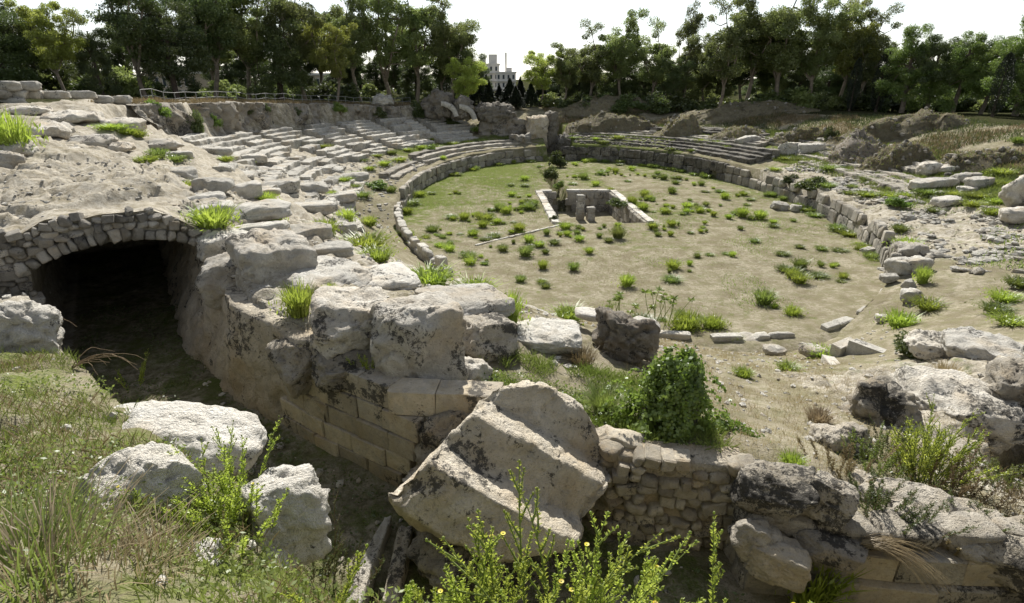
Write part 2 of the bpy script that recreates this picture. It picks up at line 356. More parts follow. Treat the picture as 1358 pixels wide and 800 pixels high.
# the sunken passage (plan outline), floor about z = 4
ARF = np.array([-9.0, 16.1]); TD = np.array([.56, -.828]); TN = np.array([-.828, -.56])   # arch foot, passage direction (to the camera), across it
VW = 4.1
ARN = ARF + TN * VW
FARW = [ARF - TD * 13.0, ARF, at(330, 525, 4)[:2], at(440, 590, 4)[:2], at(545, 640, 4)[:2], at(640, 646, 4)[:2], at(775, 672, 4)[:2], at(812, 704, 4)[:2], at(968, 722, 4)[:2], at(990, 772, 4)[:2], at(1180, 790, 4)[:2], at(1420, 800, 4)[:2]]
NEAR = [(9.5, 2.9), (4, 2.55), (1.5, 2.7), (0, 2.75), (-1.0, 3.05), (-1.5, 3.7), (-2.6, 4.7), (-4.5, 6.4), (-7.0, 8.7), tuple(ARN), tuple(ARN - TD * 13.0)]
TRENCH = np.array([tuple(p) for p in FARW] + NEAR)
HOLLOW = np.array([at(*p)[:2] for p in [(1262, 600, 3.6), (1300, 575, 3.6), (1400, 560, 3.6), (1460, 690, 3.6), (1340, 690, 3.6), (1290, 655, 3.6)]])
def poly_sd(x, y, P):                  # signed distance, positive inside
    dmin = np.full(len(x), 1e9); ins = np.zeros(len(x), bool)
    for i in range(len(P)):
        a, b = P[i], P[(i + 1) % len(P)]; e = b - a
        wx, wy = x - a[0], y - a[1]; k = np.clip((wx * e[0] + wy * e[1]) / (e @ e), 0, 1)
        dmin = np.minimum(dmin, (wx - k * e[0]) ** 2 + (wy - k * e[1]) ** 2)
        c = ((a[1] <= y) & (b[1] > y)) | ((b[1] <= y) & (a[1] > y))
        if abs(e[1]) > 1e-9: ins ^= c & (x < a[0] + (y - a[1]) / e[1] * e[0])
    return np.where(ins, 1, -1) * np.sqrt(dmin)

GAPP = 0.2                             # the far axial entrance
def fore_w(t, d, y):
    return sst(186, 198, t) * (1 - sst(326, 338, t))
def rockmask(x, y, d, t):
    """how rocky the ground is (bare limestone) and how green"""
    left = sst(150, 175, t) * (1 - sst(232, 262, t)) * sst(2, 6, d)
    nearl = sst(-30, -5, -x) * 0
    r = .85 * left
    r = np.maximum(r, .60 * np.maximum(sst(300, 318, t), (t < 12) * 1.0) * (1 - sst(6, 10, d)))
    # right-hand ledges
    r = np.maximum(r, .85 * sst(7.5, 9.5, x) * (1 - sst(17, 20, x)) * (1 - sst(15.5, 18, y)) * sst(4, 6, y))
    r = np.maximum(r, .5 * sst(112, 120, t) * (1 - sst(180, 186, t)) * sst(8, 10, d) * (1 - sst(21, 23, d)))
    return r
def height(x, y, raw=False):
    x = np.asarray(x, float).ravel(); y = np.asarray(y, float).ravel()
    d, t = dt(x, y)
    n0 = fbm2(x, y, .35, 4, 3)
    dw = d + np.where((t > 105) & (t < 200), n0 * 1.3, n0 * .5)
    h = table_h(np.maximum(dw, 0), t)
    w = fore_w(t, d, y); k = w > 0
    if k.any():
        f = tps(x[k], y[k]); h[k] = h[k] * (1 - w[k]) + f * w[k]
    r = rockmask(x, y, d, t)
    # worn rock-cut terraces on the rocky slopes
    stp = .42; ph = h / stp + fbm2(x, y, .5, 3, 9) * .9; fr = ph - np.floor(ph)
    ter = (np.floor(ph) + sst(.72, .98, fr) - ph) * stp + stp * .4
    tw = sst(.5, .75, r) * np.where((t > 186) | (t < 150), .75, .3)
    h = h + ter * tw
    fk = (r > .15) & (d < 24)
    if fk.any():
        P3 = np.stack([x[fk], y[fk], h[fk] * 1.6], 1); f1, _j = facets(P3 * np.array([.75, .75, .75]), 881); f2, _j2 = facets(P3 * 2.3, 882); h[fk] += (f1 * .15 + f2 * .055 - np.maximum(0, .09 - _j) * .5) * np.minimum(1, r[fk] * 1.4)
    far = sst(24, 34, d)
    h = h + (fbm2(x, y, .9, 4, 5) * .16 + fbm2(x, y, 4., 3, 6) * .05 + fbm2(x, y, 11., 2, 7) * .022) * (.45 + .9 * r) * (1 - .6 * far) + fbm2(x, y, .12, 3, 8) * .35 * sst(6, 14, d) * (1 - .8 * w) * (1 - sst(110, 114, t) * (1 - sst(186, 192, t)) * (1 - sst(19, 21, d)))
    st_ = sst(110, 114, t) * (1 - sst(186, 192, t)) * sst(7.2, 8.0, d) * (1 - sst(18.6, 19.2, d)); h = h - .30 * st_
    edge = 1 - sst(0, 2.5, d); h = h - edge * 0.1 * w
    nrb = (y < 24) & (x < 0)
    if nrb.any():                      # below the arch's rubble face the bank drops
        ax_, ay_ = x[nrb] - ARF[0], y[nrb] - ARF[1]; s1 = ax_ * TD[0] + ay_ * TD[1]; bb_ = ax_ * TN[0] + ay_ * TN[1]
        cap = 5.9 + .33 * np.maximum(s1, 0) + fbm2(x[nrb], y[nrb], 1.2, 3, 77) * .15
        kk = sst(-.25, .05, s1) * sst(VW - .8, VW - .3, bb_) * (1 - sst(6, 9, s1)) * (1 - sst(VW + 6, VW + 9, bb_))
        h[nrb] = h[nrb] - kk * np.maximum(0, h[nrb] - cap)
    if raw: return h
    # axial entrance cut
    p, q = loc(x, y); g = (1 - sst(1.5, 2.1, np.abs(p - GAPP))) * sst(A0 - 6, A0 - 4, q) * (1 - sst(A0 + 12, A0 + 20, q))
    h = h * (1 - g) + g * (0.05 + .12 * np.maximum(0, q - A0))
    nearby = (y < 30) & (np.abs(x) < 40)
    if nearby.any():
        xs, ys = x[nearby], y[nearby]
        j = fbm2(xs, ys, 1.4, 3, 21) * .14
        s = sst(-.36, -.12, poly_sd(xs, ys, TRENCH) + j * .6)
        fl = 4.0 + fbm2(xs, ys, .8, 4, 22) * .16
        hh = h[nearby]; hh = np.minimum(hh, hh * (1 - s) + fl * s)
        s = sst(-.1, .7, poly_sd(xs, ys, HOLLOW) + j * 2.5)
        hh = hh * (1 - s) + (3.3 + fbm2(xs, ys, .8, 4, 23) * .3) * s
        h[nearby] = hh
    return h
def H(x, y): return float(height([x], [y])[0])

def cover(x, y, z):
    """ground cover colours: r bare rock, g green growth, b dark tone: shade painted into hollows and the slump, also dark far land"""
    d, t = dt(x, y); r = rockmask(x, y, d, t)
    n = fbm2(x, y, .25, 3, 31)
    g = .28 + .15 * n
    g = np.where((t > 150) & (t < 262), .12 + .1 * n, g)                               # left rock
    g = np.where((t < 40) | (t > 335), .78 + .3 * n + .1 * sst(5, 9, d) - .55 * (1 - sst(4.0, 6.0, d)), g)
    g = np.where((t >= 40) & (t < 100), .66 + .25 * n, g)
    g = np.where((t >= 100) & (t <= 150), .55 * sst(2.5, 4, d) * (1 - sst(8, 10, d)) + .15 + .1 * n, g)
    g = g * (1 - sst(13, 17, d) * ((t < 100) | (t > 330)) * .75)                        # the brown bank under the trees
    # dirt slope above the rubble wall: almost bare
    bare = sst(3.2, 4.5, x) * (1 - sst(9, 11, x)) * sst(6.5, 8, y) * (1 - sst(24, 27, y))
    g = g * (1 - .85 * bare)
    lb = (1 - sst(-.5, 1.5, x - y * .0)) * (1 - sst(9, 12, y)) * sst(-14, -9, x)         # bank by the camera
    g = np.where(lb > .5, .45 + .3 * n, g)
    r = np.where(lb > .5, .12, r)
    b = np.zeros_like(x)
    nb = (y < 30) & (np.abs(x) < 40)
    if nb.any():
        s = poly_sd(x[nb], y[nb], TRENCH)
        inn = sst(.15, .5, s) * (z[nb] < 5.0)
        b[nb] = inn * .40; r[nb] = np.where(inn > .3, .1, r[nb]); g[nb] = np.where(inn > .3, .5, g[nb])  # passage floor toned dark, its shade painted into the colour
        wall = (s > -.05) & (s < .35) & (z[nb] >= 4.5); r[nb] = np.where(wall, .8, r[nb])
        # slump of grass between the boulders and the ivy
        sl_ = np.exp(-(((x[nb] - 1.0) / 1.4) ** 2 + ((y[nb] - 9.4) / 1.6) ** 2)); g[nb] += sl_ * .6; b[nb] = np.maximum(b[nb], .5 * sl_)  # dark tone here paints the shade lying on the slump
        hs = sst(.2, .9, poly_sd(x[nb], y[nb], HOLLOW)); b[nb] = np.maximum(b[nb], hs * .55); r[nb] *= 1 - hs  # hollow darkened by colour in place of its deep shadow
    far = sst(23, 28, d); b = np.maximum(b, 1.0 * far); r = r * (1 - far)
    return np.stack([np.clip(r, 0, 1), np.clip(g, 0, 1), np.clip(b, 0, 1)], 1)

# fine ground round the foreground
FX0, FX1, FY0, FY1, FS = -26.0, 22.0, -3.0, 27.0, .09
gx = np.arange(FX0, FX1, FS); gy = np.arange(FY0, FY1, FS)
X, Y = [a.ravel() for a in np.meshgrid(gx, gy, indexing='ij')]
dF, tF = dt(X, Y)
Z = height(X, Y)
F = grid_faces(len(gx), len(gy))
keep = (dF > .3)[F].all(1); F = F[keep]
V = np.stack([X, Y, Z], 1)
used = np.zeros(len(V), bool); used[F.ravel()] = True; mp = np.cumsum(used) - 1
me = mesh_np('rocky_bank', V[used], mp[F]); color_attr(me, 'cover', cover(X[used], Y[used], Z[used]))
struct(obj('rocky_bank', me, M['ground']))
# the bowl and the land beyond, out to the horizon
ts = np.linspace(0, 360, 1080, endpoint=False); ds = np.r_[np.arange(.3, 26, .26), 26 + 1.3 * (1.13 ** np.arange(0, 48) - 1) / .13 * 1.0]
Tg, Dg = [a.ravel() for a in np.meshgrid(ts, ds, indexing='ij')]
X, Y = xy(Tg, Dg); Z = height(X, Y)
inF = (X > FX0 + .4) & (X < FX1 - .5) & (Y > FY0 + .4) & (Y < FY1 - .5)
nearF = (X > FX0 - 1) & (X < FX1 + 1) & (Y > FY0 - 1) & (Y < FY1 + 1)
F = grid_faces(len(ts), len(ds), True); F = F[~inF[F].all(1)]
Z = Z - np.where(nearF, .06, 0)
V = np.stack([X, Y, Z], 1)
# a skirt at the inner edge
sk = np.arange(len(ts)) * len(ds); nb_ = len(V); Vs = V[sk].copy(); Vs[:, 2] = -.4
F = np.r_[F, np.stack([sk, nb_ + np.arange(len(ts)), nb_ + (np.arange(len(ts)) + 1) % len(ts), np.roll(sk, -1)], 1)]
V = np.r_[V, Vs]
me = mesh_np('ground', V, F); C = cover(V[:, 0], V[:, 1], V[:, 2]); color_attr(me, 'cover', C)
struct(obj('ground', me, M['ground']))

# arena floor with the sunken pit and the ditch (cut on the ellipse's own axes)
PIT = (-5.3, 2.4, -8.2, 6.2)           # p0, p1, q0, q1 in the arena's own axes
DITCH = (-3.6, -2.2, 6.2, 26.0)
ps = np.unique(np.r_[np.arange(-22, 22.01, .25), PIT[0], PIT[0] + .06, PIT[1] - .06, PIT[1]])
qs = np.unique(np.r_[np.arange(-34.5, 34.51, .25), PIT[2], PIT[2] + .06, PIT[3] - .06, PIT[3]])
Pg, Qg = [a.ravel() for a in np.meshgrid(ps, qs, indexing='ij')]
X, Y = unloc(Pg, Qg); dA, tA = dt(X, Y)
Z = fbm2(X, Y, .3, 4, 41) * .08 + fbm2(X, Y, 2.2, 3, 42) * .035
nw = fore_w(tA, dA, Y)
Z = Z + nw * .25 * sst(-4, .5, dA) - .35 * sst(.4, 2.0, dA)
inpit = (Pg > PIT[0] + .03) & (Pg < PIT[1] - .03) & (Qg > PIT[2] + .03) & (Qg < PIT[3] - .03)
Z = np.where(inpit, -2.1 + fbm2(X, Y, .8, 3, 43) * .1, Z)
dn = fbm2(X, Y, .6, 3, 44) * .5
dd = sst(.9, .35, np.abs(Pg + 2.9 + dn)) * sst(PIT[3] - .5, PIT[3] + .5, Qg) * (1 - sst(20, 27, Qg))
Z = Z - 1.6 * dd * ~inpit
F = grid_faces(len(ps), len(qs)); F = F[(dA < 3.0)[F].all(1)]
V = np.stack([X, Y, Z], 1); me = mesh_np('arena_floor', V, F)
n = fbm2(X, Y, .12, 4, 45)
g = .40 + .36 * n + .16 * sst(-6, -1, dA) * (Pg < 0) * (Qg > -14) + .15 * sst(-3, -.5, dA) * (Qg > -22) + .25 * sst(12, 24, Qg) - .12 * (Qg < -8) + .15 * (Pg < -6) * (Qg > 0)
b = np.where(dd > .4, .55, 0) + np.where(inpit, .12, 0)
color_attr(me, 'cover', np.stack([.16 + .25 * np.maximum(0, fbm2(X, Y, .2, 3, 46)), np.clip(np.where(inpit, .15, g), 0, 1), b], 1))
struct(obj('arena_floor', me, M['ground']))

# ------------------------------------------------------------------ placing on the ground
def surf(x, y):
    x = np.asarray(x, float).ravel(); y = np.asarray(y, float).ravel()
    d, _ = dt(x, y); z = np.zeros(len(x)); k = d > .3
    if k.any(): z[k] = height(x[k], y[k])
    return z
_steps = np.r_[np.linspace(1.2, 30, 240), np.linspace(30.3, 160, 260)]
def hits(px):                           # where the sight lines meet the ground
    out = []
    for a in range(0, len(px), 40):
        P = np.array(px[a:a + 40], float)[:, :2]
        A = (P[:, 0] - 679) / FPX; Bv = (400 - P[:, 1]) / FPX
        D = np.stack([A, c_ + Bv * s_, -s_ + Bv * c_], 1)
        T = _steps[None, :] * np.ones((len(P), 1))
        XX = T * D[:, :1]; YY = T * D[:, 1:2]; ZZ = EYE + T * D[:, 2:3]
        G = surf(XX, YY).reshape(XX.shape)
        below = ZZ < G; i = np.where(below.any(1), below.argmax(1), len(_steps) - 1); i = np.maximum(i, 1)
        r = np.arange(len(P)); f0 = (ZZ - G)[r, i - 1]; f1 = (ZZ - G)[r, i]
        k = np.clip(f0 / (f0 - f1 + 1e-9), 0, 1); t = T[r, i - 1] + k * (T[r, i] - T[r, i - 1])
        for j in range(len(P)): out.append(np.array([0, 0, EYE]) + t[j] * D[j])
    return out

# ------------------------------------------------------------------ rocks
_ico = {}
def ico(sub):
    if sub not in _ico:
        bm = bmesh.new(); bmesh.ops.create_icosphere(bm, subdivisions=sub, radius=1)
        bm.verts.ensure_lookup_table()
        _ico[sub] = (np.array([v.co[:] for v in bm.verts]), np.array([[v.index for v in f.verts] for f in bm.faces])); bm.free()
    return _ico[sub]
def rock_verts(seed, size, sub=4, pe=4.0, chops=7, rough=.07, lo=.70, hi=1.0, fine=1.0, slant=0):
    rs = np.random.RandomState(seed); V0, F = ico(sub)
    V = V0 / (np.abs(V0) ** pe).sum(1, keepdims=True) ** (1 / pe)
    V = V + .16 * np.stack([fbm(V0 * 1.2 + 7.7 * k + seed, 3, seed + k) for k in range(3)], 1)
    for q in range(chops + (4 if pe < 6 else 0)):
        n = rs.normal(size=3); n[2] *= .8; n /= np.linalg.norm(n); o = rs.uniform(lo, hi) * (np.abs(n) ** 1.2).sum() ** .5
        V = V - np.maximum(0, V @ n - o)[:, None] * n
    size = np.array(size, float) / 2; V = V * size
    N = V0 / size; N /= np.linalg.norm(N, axis=1, keepdims=True); m = size.min(); q = min(m, 1.3)
    W_ = V + seed * 1.37; sh = rough / .07
    dsp = fbm(W_ * (.9 / m) ** .9, 4, seed + 3) * rough * 1.1 * m
    led = fbm(W_ * np.array([1, 1, 1.9]) * (1.3 / m) ** .8, 4, seed + 6) * 5; dsp += (np.floor(led) + sst(.55, 1, led - np.floor(led))) / 5 * .16 * q * sh * fine      # broken ledges
    if sub >= 4:
        fv, fj = facets(W_ * np.array([1, 1, 1.5]) * (1.05 / m), seed + 40); dsp += fv * .10 * m * fine * (sh ** .5) - np.maximum(0, .09 - fj) * .6 * min(m, .7) * fine
        fv, fj = facets(W_ * (3.1 / m), seed + 50); dsp += fv * .045 * m * fine * (sh ** .5)
    dsp += fbm(W_ * 4.2, 5, seed + 5, .62) * .075 * q * sh * fine
    rid = 1 - np.abs(fbm(W_ * (1.8 / m) ** .9, 4, seed + 8)) * 2; dsp -= np.maximum(0, rid - .80) * .45 * q * fine                  # cracks
    pit = np.maximum(0, fbm(W_ * 7.5, 3, seed + 9) - .18); dsp -= pit * .13 * q * fine
    V = V + N * dsp[:, None]
    return V, F
def rock(name, label, cat, p, size, mat, seed, rot=(0, 0, 0), sub=4, group=None, parent=None, sink=.12, **kw):
    V, F = rock_verts(seed, size, sub, **kw)
    V = V.copy(); V[:, 2] += size[2] / 2
    o = obj(name, mesh_np(name, V, F), M[mat] if isinstance(mat, str) else mat, parent)
    o.location = (p[0], p[1], p[2] - size[2] * sink); o.rotation_euler = rot
    if label: tag(o, label, cat, group)
    return o
def bevel_box(seed, jit=.07, bev=.09):
    rs = np.random.RandomState(seed); bm = bmesh.new(); bmesh.ops.create_cube(bm, size=1)
    for v in bm.verts: v.co.x += rs.uniform(-jit, jit); v.co.y += rs.uniform(-jit, jit); v.co.z += rs.uniform(-jit, jit)
    bmesh.ops.bevel(bm, geom=list(bm.edges), offset=bev, segments=1, affect='EDGES', profile=.6)
    for v in bm.verts: v.co.x += rs.uniform(-.02, .02); v.co.y += rs.uniform(-.02, .02); v.co.z += rs.uniform(-.02, .02)
    me = bpy.data.meshes.new('block'); bm.to_mesh(me); bm.free(); return me
def pool(n, f): return [f(i) for i in range(n)]
def clone_mats(meshes, mats):
    out = []
    for m in mats:
        for a in meshes:
            b = a.copy(); b.materials.clear(); b.materials.append(M[m]); out.append(b)
    return out
BOX = pool(7, lambda i: bevel_box(50 + i))
TIGHT = pool(6, lambda i: bevel_box(80 + i, .02, .035))
def small_rock(seed, sub=2, pe=3.5, ch=8, rough=.10):
    V, F = rock_verts(seed, (1, 1, 1), sub, pe, ch, rough); return mesh_np('stone', V, F, False)
PEB = pool(9, lambda i: small_rock(300 + i))
CUB = pool(8, lambda i: small_rock(330 + i, 3, 7.0, 6, .055))
for m_ in CUB:
    m_.polygons.foreach_set('use_smooth', np.ones(len(m_.polygons), bool))
STONEPOOL = {}
def stone_mesh(kind, mat):
    k = (kind, mat)
    if k not in STONEPOOL: STONEPOOL[k] = clone_mats({'box': BOX, 'tight': TIGHT, 'peb': PEB, 'cub': CUB}[kind], [mat])
    return random.choice(STONEPOOL[k])
def stone(name, parent, kind, mat, p, size, rot=(0, 0, 0)):
    o = bpy.data.objects.new(name, stone_mesh(kind, mat)); COL.objects.link(o)
    o.scale = size; o.rotation_euler = rot
    base = np.array(parent.location) if parent is not None else np.zeros(3)
    o.location = tuple(np.array(p) - base)
    if parent is not None: o.parent = parent
    return o

# ------------------------------------------------------------------ the vaulted passage on the left
a0 = ARF
SPR, RISE = 6.30, .92
def intr(b):
    k = np.clip(2 * b / VW - 1, -1, 1); return SPR + RISE * np.sqrt(np.maximum(0, 1 - .86 * k * k)) - RISE * math.sqrt(.14) * 0
vault = empty('stone_vault', (*(ARF + TN * VW / 2), 6.4)); vb = np.array(vault.location)
na, nb = 120, 48
av = np.linspace(0.0, 13.6, na); bv = np.linspace(-.7, VW + .9, nb)
Ag, Bg = [q.ravel() for q in np.meshgrid(av, bv, indexing='ij')]
XY = ARF[None] - TD[None] * Ag[:, None] + TN[None] * Bg[:, None]
top = height(XY[:, 0], XY[:, 1], raw=True)
def ftop(b):
    b = np.asarray(b, float); k = np.where(b < 0, 7.15 + .1 * b, np.where(b > VW, 7.75 - .10 * (b - VW), 0))
    return np.where((b >= 0) & (b <= VW), np.minimum(intr(b) + .92, 7.2 + .75 * np.clip(b / 1.1, 0, 1)), k)
edge = np.maximum(sst(.35, .7, -Bg), sst(.5, .9, Bg - VW))
wf = 1 - sst(.2, 3.5, Ag); topz = np.maximum(top + .05, ftop(Bg) * wf + (top + .05) * (1 - wf)) - edge * .5
topz = np.maximum(topz, np.where((Bg > .2) & (Bg < VW - .2), intr(Bg) + .5, 0)) + fbm2(XY[:, 0], XY[:, 1], 1.7, 5, 62, .6) * .10
bot = np.where((Bg > 0) & (Bg < VW), intr(Bg), SPR - .6)
nfl = fbm2(XY[:, 0], XY[:, 1], 2.5, 3, 61) * .04
Vt = np.c_[XY, topz]; Vb = np.c_[XY, np.minimum(bot + nfl, topz - .15)]
Ft = grid_faces(na, nb); nn = na * nb
ring = np.r_[np.arange(nb), (np.arange(1, na) * nb + nb - 1), ((na - 1) * nb + np.arange(nb - 2, -1, -1)), (np.arange(na - 2, 0, -1) * nb)]
Fs = np.stack([ring, np.roll(ring, -1), np.roll(ring, -1) + nn, ring + nn], 1)
V = np.r_[Vt, Vb] - vb
me = mesh_np('vault_fill', V, np.r_[Ft[:, ::-1], Ft + nn, Fs]); cc = np.zeros((len(V), 3)); cc[:, 0] = .68; cc[:, 1] = .08
color_attr(me, 'cover', cc); obj('vault_fill', me, M['ground'], vault)
rs = np.random.RandomState(5)
def face_pt(b, z, out=0.0): q = ARF + TN * b + TD * out; return np.array([q[0], q[1], z])
yaw = math.atan2(TN[1], TN[0])
# voussoirs
b = -.05
while b < VW + .1:
    w = rs.uniform(.17, .30); bm_ = b + w / 2
    k = np.clip(2 * bm_ / VW - 1, -1, 1); slope = -(intr(np.array(bm_ + .02)) - intr(np.array(bm_ - .02))) / .04
    hgt = rs.uniform(.26, .42); ang = math.atan(float(slope)); z = float(intr(np.array(bm_)))
    o = stone('voussoir', vault, 'cub', 'rubble', face_pt(bm_, z + hgt * .42, .03 + rs.uniform(-.03, .05)), (w * 1.06, rs.uniform(.35, .5), hgt), (0, 0, 0))
    o.rotation_euler = (rs.uniform(-.1, .1), ang + rs.uniform(-.12, .12), yaw + rs.uniform(-.1, .1))
    b += w
# courses over the ring, running out to the left
for row in range(11):
    b = -.5
    while b < VW + 4.6:
        w = rs.uniform(.15, .36); bm_ = b + w / 2; h_ = rs.uniform(.14, .24)
        z = (float(intr(np.array(bm_))) + .40 + row * .19) if 0 < bm_ < VW else (5.95 + row * .19 if bm_ > VW else 6.75 + row * .19)
        z += rs.uniform(-.03, .03)
        if z < float(ftop(bm_)) + .02 and rs.rand() > .03:
            o = stone('rubble_stone', vault, rs.choice(['cub', 'peb', 'box']), 'rubble', face_pt(bm_, z, rs.uniform(-.06, .06)), (w * 1.08, rs.uniform(.3, .42), h_ * 1.15))
            o.rotation_euler = (rs.uniform(-.25, .25), rs.uniform(-.3, .3), yaw + rs.uniform(-.25, .25))
        b += w
# backing behind the rubble face
V_, F_ = [], []
bq = np.linspace(-.6, VW + 4.8, 90)
for bb_ in bq:
    lo_ = float(intr(np.array(bb_))) + .1 if 0 < bb_ < VW else 4.6
    hi_ = float(ftop(bb_)) - .03
    for z_ in np.linspace(lo_, hi_, 6): V_.append(face_pt(bb_, z_, -.06) - vb)
    for z_ in (hi_,): V_.append(face_pt(bb_, z_ + .0, -.6) - vb)
V_ = np.array(V_); V_ += .03 * np.stack([fbm(V_ * 3 + 5 * k, 3, 64 + k) for k in range(3)], 1)
obj('core', mesh_np('core', V_, grid_faces(len(bq), 7)), M['conglomerate'], vault)
tag(vault, 'low rubble stone vault over the dark passage mouth at left', 'vault')

# ------------------------------------------------------------------ the passage's far wall
def wall_line(P, off=0.0):
    P = np.array(P, float); L = np.r_[0, np.cumsum(np.linalg.norm(np.diff(P, axis=0), axis=1))]
    def f(s):
        i = min(max(np.searchsorted(L, s) - 1, 0), len(P) - 2); e = (P[i + 1] - P[i]) / (L[i + 1] - L[i])
        n = np.array([e[1], -e[0]])           # towards the passage
        return P[i] + e * (s - L[i]) + n * off, math.atan2(e[1], e[0]), n
    return f, L
def rough_wall(name, P, z0, ztop, thick, mat, seed, amp=.14, parent=None, res=.1, off=.05, batter=None):
    f, L = wall_line(P); n = max(4, int(L[-1] / res)); m = 26
    S_ = np.linspace(0, L[-1], n); rows = []
    prof = np.r_[np.linspace(0, 1, m), np.full(4, 1.0)]; back = np.r_[np.zeros(m), np.linspace(.25, 1, 4)]
    V = []
    for s in S_:
        q, a, nn_ = f(s); zt = ztop(s) if callable(ztop) else ztop
        for pz, bk in zip(prof, back):
            V.append([*(q + nn_ * (off - bk * thick + (batter(s) * (1 - pz) if batter else 0))), z0 + (zt - z0) * pz])
    V = np.array(V); 
    d1 = fbm(V * .9, 4, seed) * amp * 1.7 + fbm(V * 3.6, 5, seed + 2, .6) * amp * .6
    ter = np.abs(fbm(V * np.array([.5, .5, 1.8]), 3, seed + 7)); d1 -= np.maximum(0, .13 - ter) * amp * 3
    fv, fj = facets(V * np.array([.9, .9, 1.2]), seed + 20); d1 += fv * amp * .8 - np.maximum(0, .08 - fj) * amp * 4; fv, fj = facets(V * 2.6, seed + 21); d1 += fv * amp * .25
    nrm = np.array([f(s)[2] for s in S_]).repeat(m + 4, 0); topm = np.tile(np.r_[np.linspace(0, 1, m) ** 8, np.ones(4)], n)
    V[:, :2] += nrm * (d1 * (1 - .5 * topm))[:, None]; V[:, 2] += topm * fbm(V * 1.6, 4, seed + 4) * amp * 1.4
    o = obj(name, mesh_np(name, V, grid_faces(n, m + 4)), M[mat], parent)
    return o
rf = rough_wall('rock_cut_wall', [ARF - TD * 12, ARF, FARW[2], FARW[3] + (FARW[3] - FARW[2]) * .05], 3.8, lambda s: 6.75 - .02 * s, .8, 'passage', 71, .12, batter=lambda s: float(np.interp(s, [0, 9, 12, 14.5, 18.5], [.9, 1.1, 1.2, .7, .1])))
tag(rf, 'stained rock-cut side wall of the passage beside the vault mouth', 'rock wall')

aw = empty('ashlar_wall', (*FARW[3], 4.0))
f_, L_ = wall_line([FARW[2] * .45 + FARW[3] * .55, FARW[3], FARW[4], FARW[5]], .16)
rs = np.random.RandomState(11); zc_ = 3.95
for row, hh in enumerate([.36, .40, .42, .46, .50]):
    s = rs.uniform(0, .4)
    while s < L_[-1] - .1:
        w = rs.uniform(.5, .95); q, a, nn_ = f_(min(s + w / 2, L_[-1]))
        blk = (row == 3 and 1.4 < s < 3.2 and rs.rand() < .8) or (row == 4 and s > 1.2 and rs.rand() < .5) or (row == 1 and s > 2.6 and rs.rand() < .5)
        out = -.03 * row + rs.uniform(-.03, .02)
        stone('ashlar_block', aw, 'tight', 'ashlarblack' if blk else 'ashlar', (*(q + nn_ * (out - .2)), zc_ + hh / 2), (w * .99, .55, hh * .985), (0, 0, a + rs.uniform(-.015, .015)))
        s += w
    zc_ += hh
tag(aw, 'coursed cream ashlar wall with black lichen patches below the cracked boulders', 'wall')

# backing for the wall behind the leaning slab, and the rubble wall to its right
rw = empty('rubble_wall', (*FARW[7], 4.0))
f_, L_ = wall_line([FARW[6], FARW[7], FARW[8]], .10); rs = np.random.RandomState(13); zc_ = 3.95
while zc_ < 5.62:
    hh = rs.uniform(.14, .26); s = rs.uniform(0, .15)
    while s < L_[-1]:
        w = rs.uniform(.15, .38); q, a, nn_ = f_(min(s + w / 2, L_[-1]))
        if rs.rand() > (.03 if zc_ < 5.25 else .35): stone('rubble_stone', rw, rs.choice(['cub', 'cub', 'peb', 'box']), 'rubblewarm', (*(q + nn_ * (rs.uniform(-.05, .03) - .08)), zc_ + hh / 2 + rs.uniform(-.03, .03)), (w * 1.03, .4, hh * 1.06), (rs.uniform(-.1, .1), rs.uniform(-.3, .3), a + rs.uniform(-.12, .12)))
        s += w
    zc_ += hh * .98
V_, _ = None, None
me_ = rough_wall('mortar', [FARW[6], FARW[7], FARW[8]], 3.8, 5.62, .5, 'passage', 91, .03, None, off=.07)
me_.data.transform(__import__('mathutils').Matrix.Translation((-rw.location[0], -rw.location[1], -rw.location[2]))); me_.parent = rw
tag(rw, 'low rubble stone wall under the ivy, right of the leaning slab', 'wall')

# ------------------------------------------------------------------ big stones along the passage edge: photo box, height of the centre, material, label
def rock_px(name, label, box, z, seed, mat='lime', dep=.8, rot=(0, 0, 0), sub=5, cat='boulder', hsc=1.0, grow=1.08, **kw):
    u0, v0, u1, v1 = box; p = at((u0 + u1) / 2, (v0 + v1) / 2, z); k = mpp(p)
    w = (u1 - u0) * k * grow; dp = w * dep
    dist = np.linalg.norm(p - np.array([0, 0, EYE])); sn = (EYE - p[2]) / dist; cs = math.sqrt(1 - sn * sn)
    h = max((v1 - v0) * k * grow - dp * sn * .8, .25 * w) / cs * hsc
    yw = math.atan2(p[0], p[1]) * -1
    return rock(name, label, cat, (p[0], p[1], p[2] - h / 2), (w, dp, h), mat, seed, (rot[0], rot[1], yw + rot[2]), sub, sink=0, **kw)
rock_px('boulder', 'squared limestone block right of the vault mouth, upper of the two', (316, 306, 402, 396), 6.75, 401, 'lime', .95, (.12, .05, .35), pe=6, chops=5, rough=.05)
rock_px('boulder', 'tilted limestone block slipping forward beside the vault mouth, lower of the two', (280, 332, 368, 396), 6.45, 402, 'lime', .8, (.22, -.18, -.25), pe=6, chops=5, rough=.05)
rock_px('boulder', 'long pale ledge of rock between the vault and the green tuft', (266, 304, 334, 350), 6.75, 414, 'limewhite', .9, (0, .1, .2), pe=5, rough=.06)
rock_px('boulder', 'flat weathered slab left of the tall squared boulder', (412, 380, 520, 470), 6.62, 403, 'lime', .95, (.1, .05, .1), pe=5, chops=6)
rock_px('boulder', 'tall squared boulder with broken front above the ashlar wall', (502, 398, 606, 556), 6.12, 424, 'lime', .85, (-.05, .03, .18), pe=8, chops=4, rough=.06)
rock_px('boulder', 'grey lichened block jutting low from the passage wall', (362, 446, 430, 518), 5.75, 405, 'limedark', .9, (.05, .05, .5), pe=6, chops=5, rough=.05)
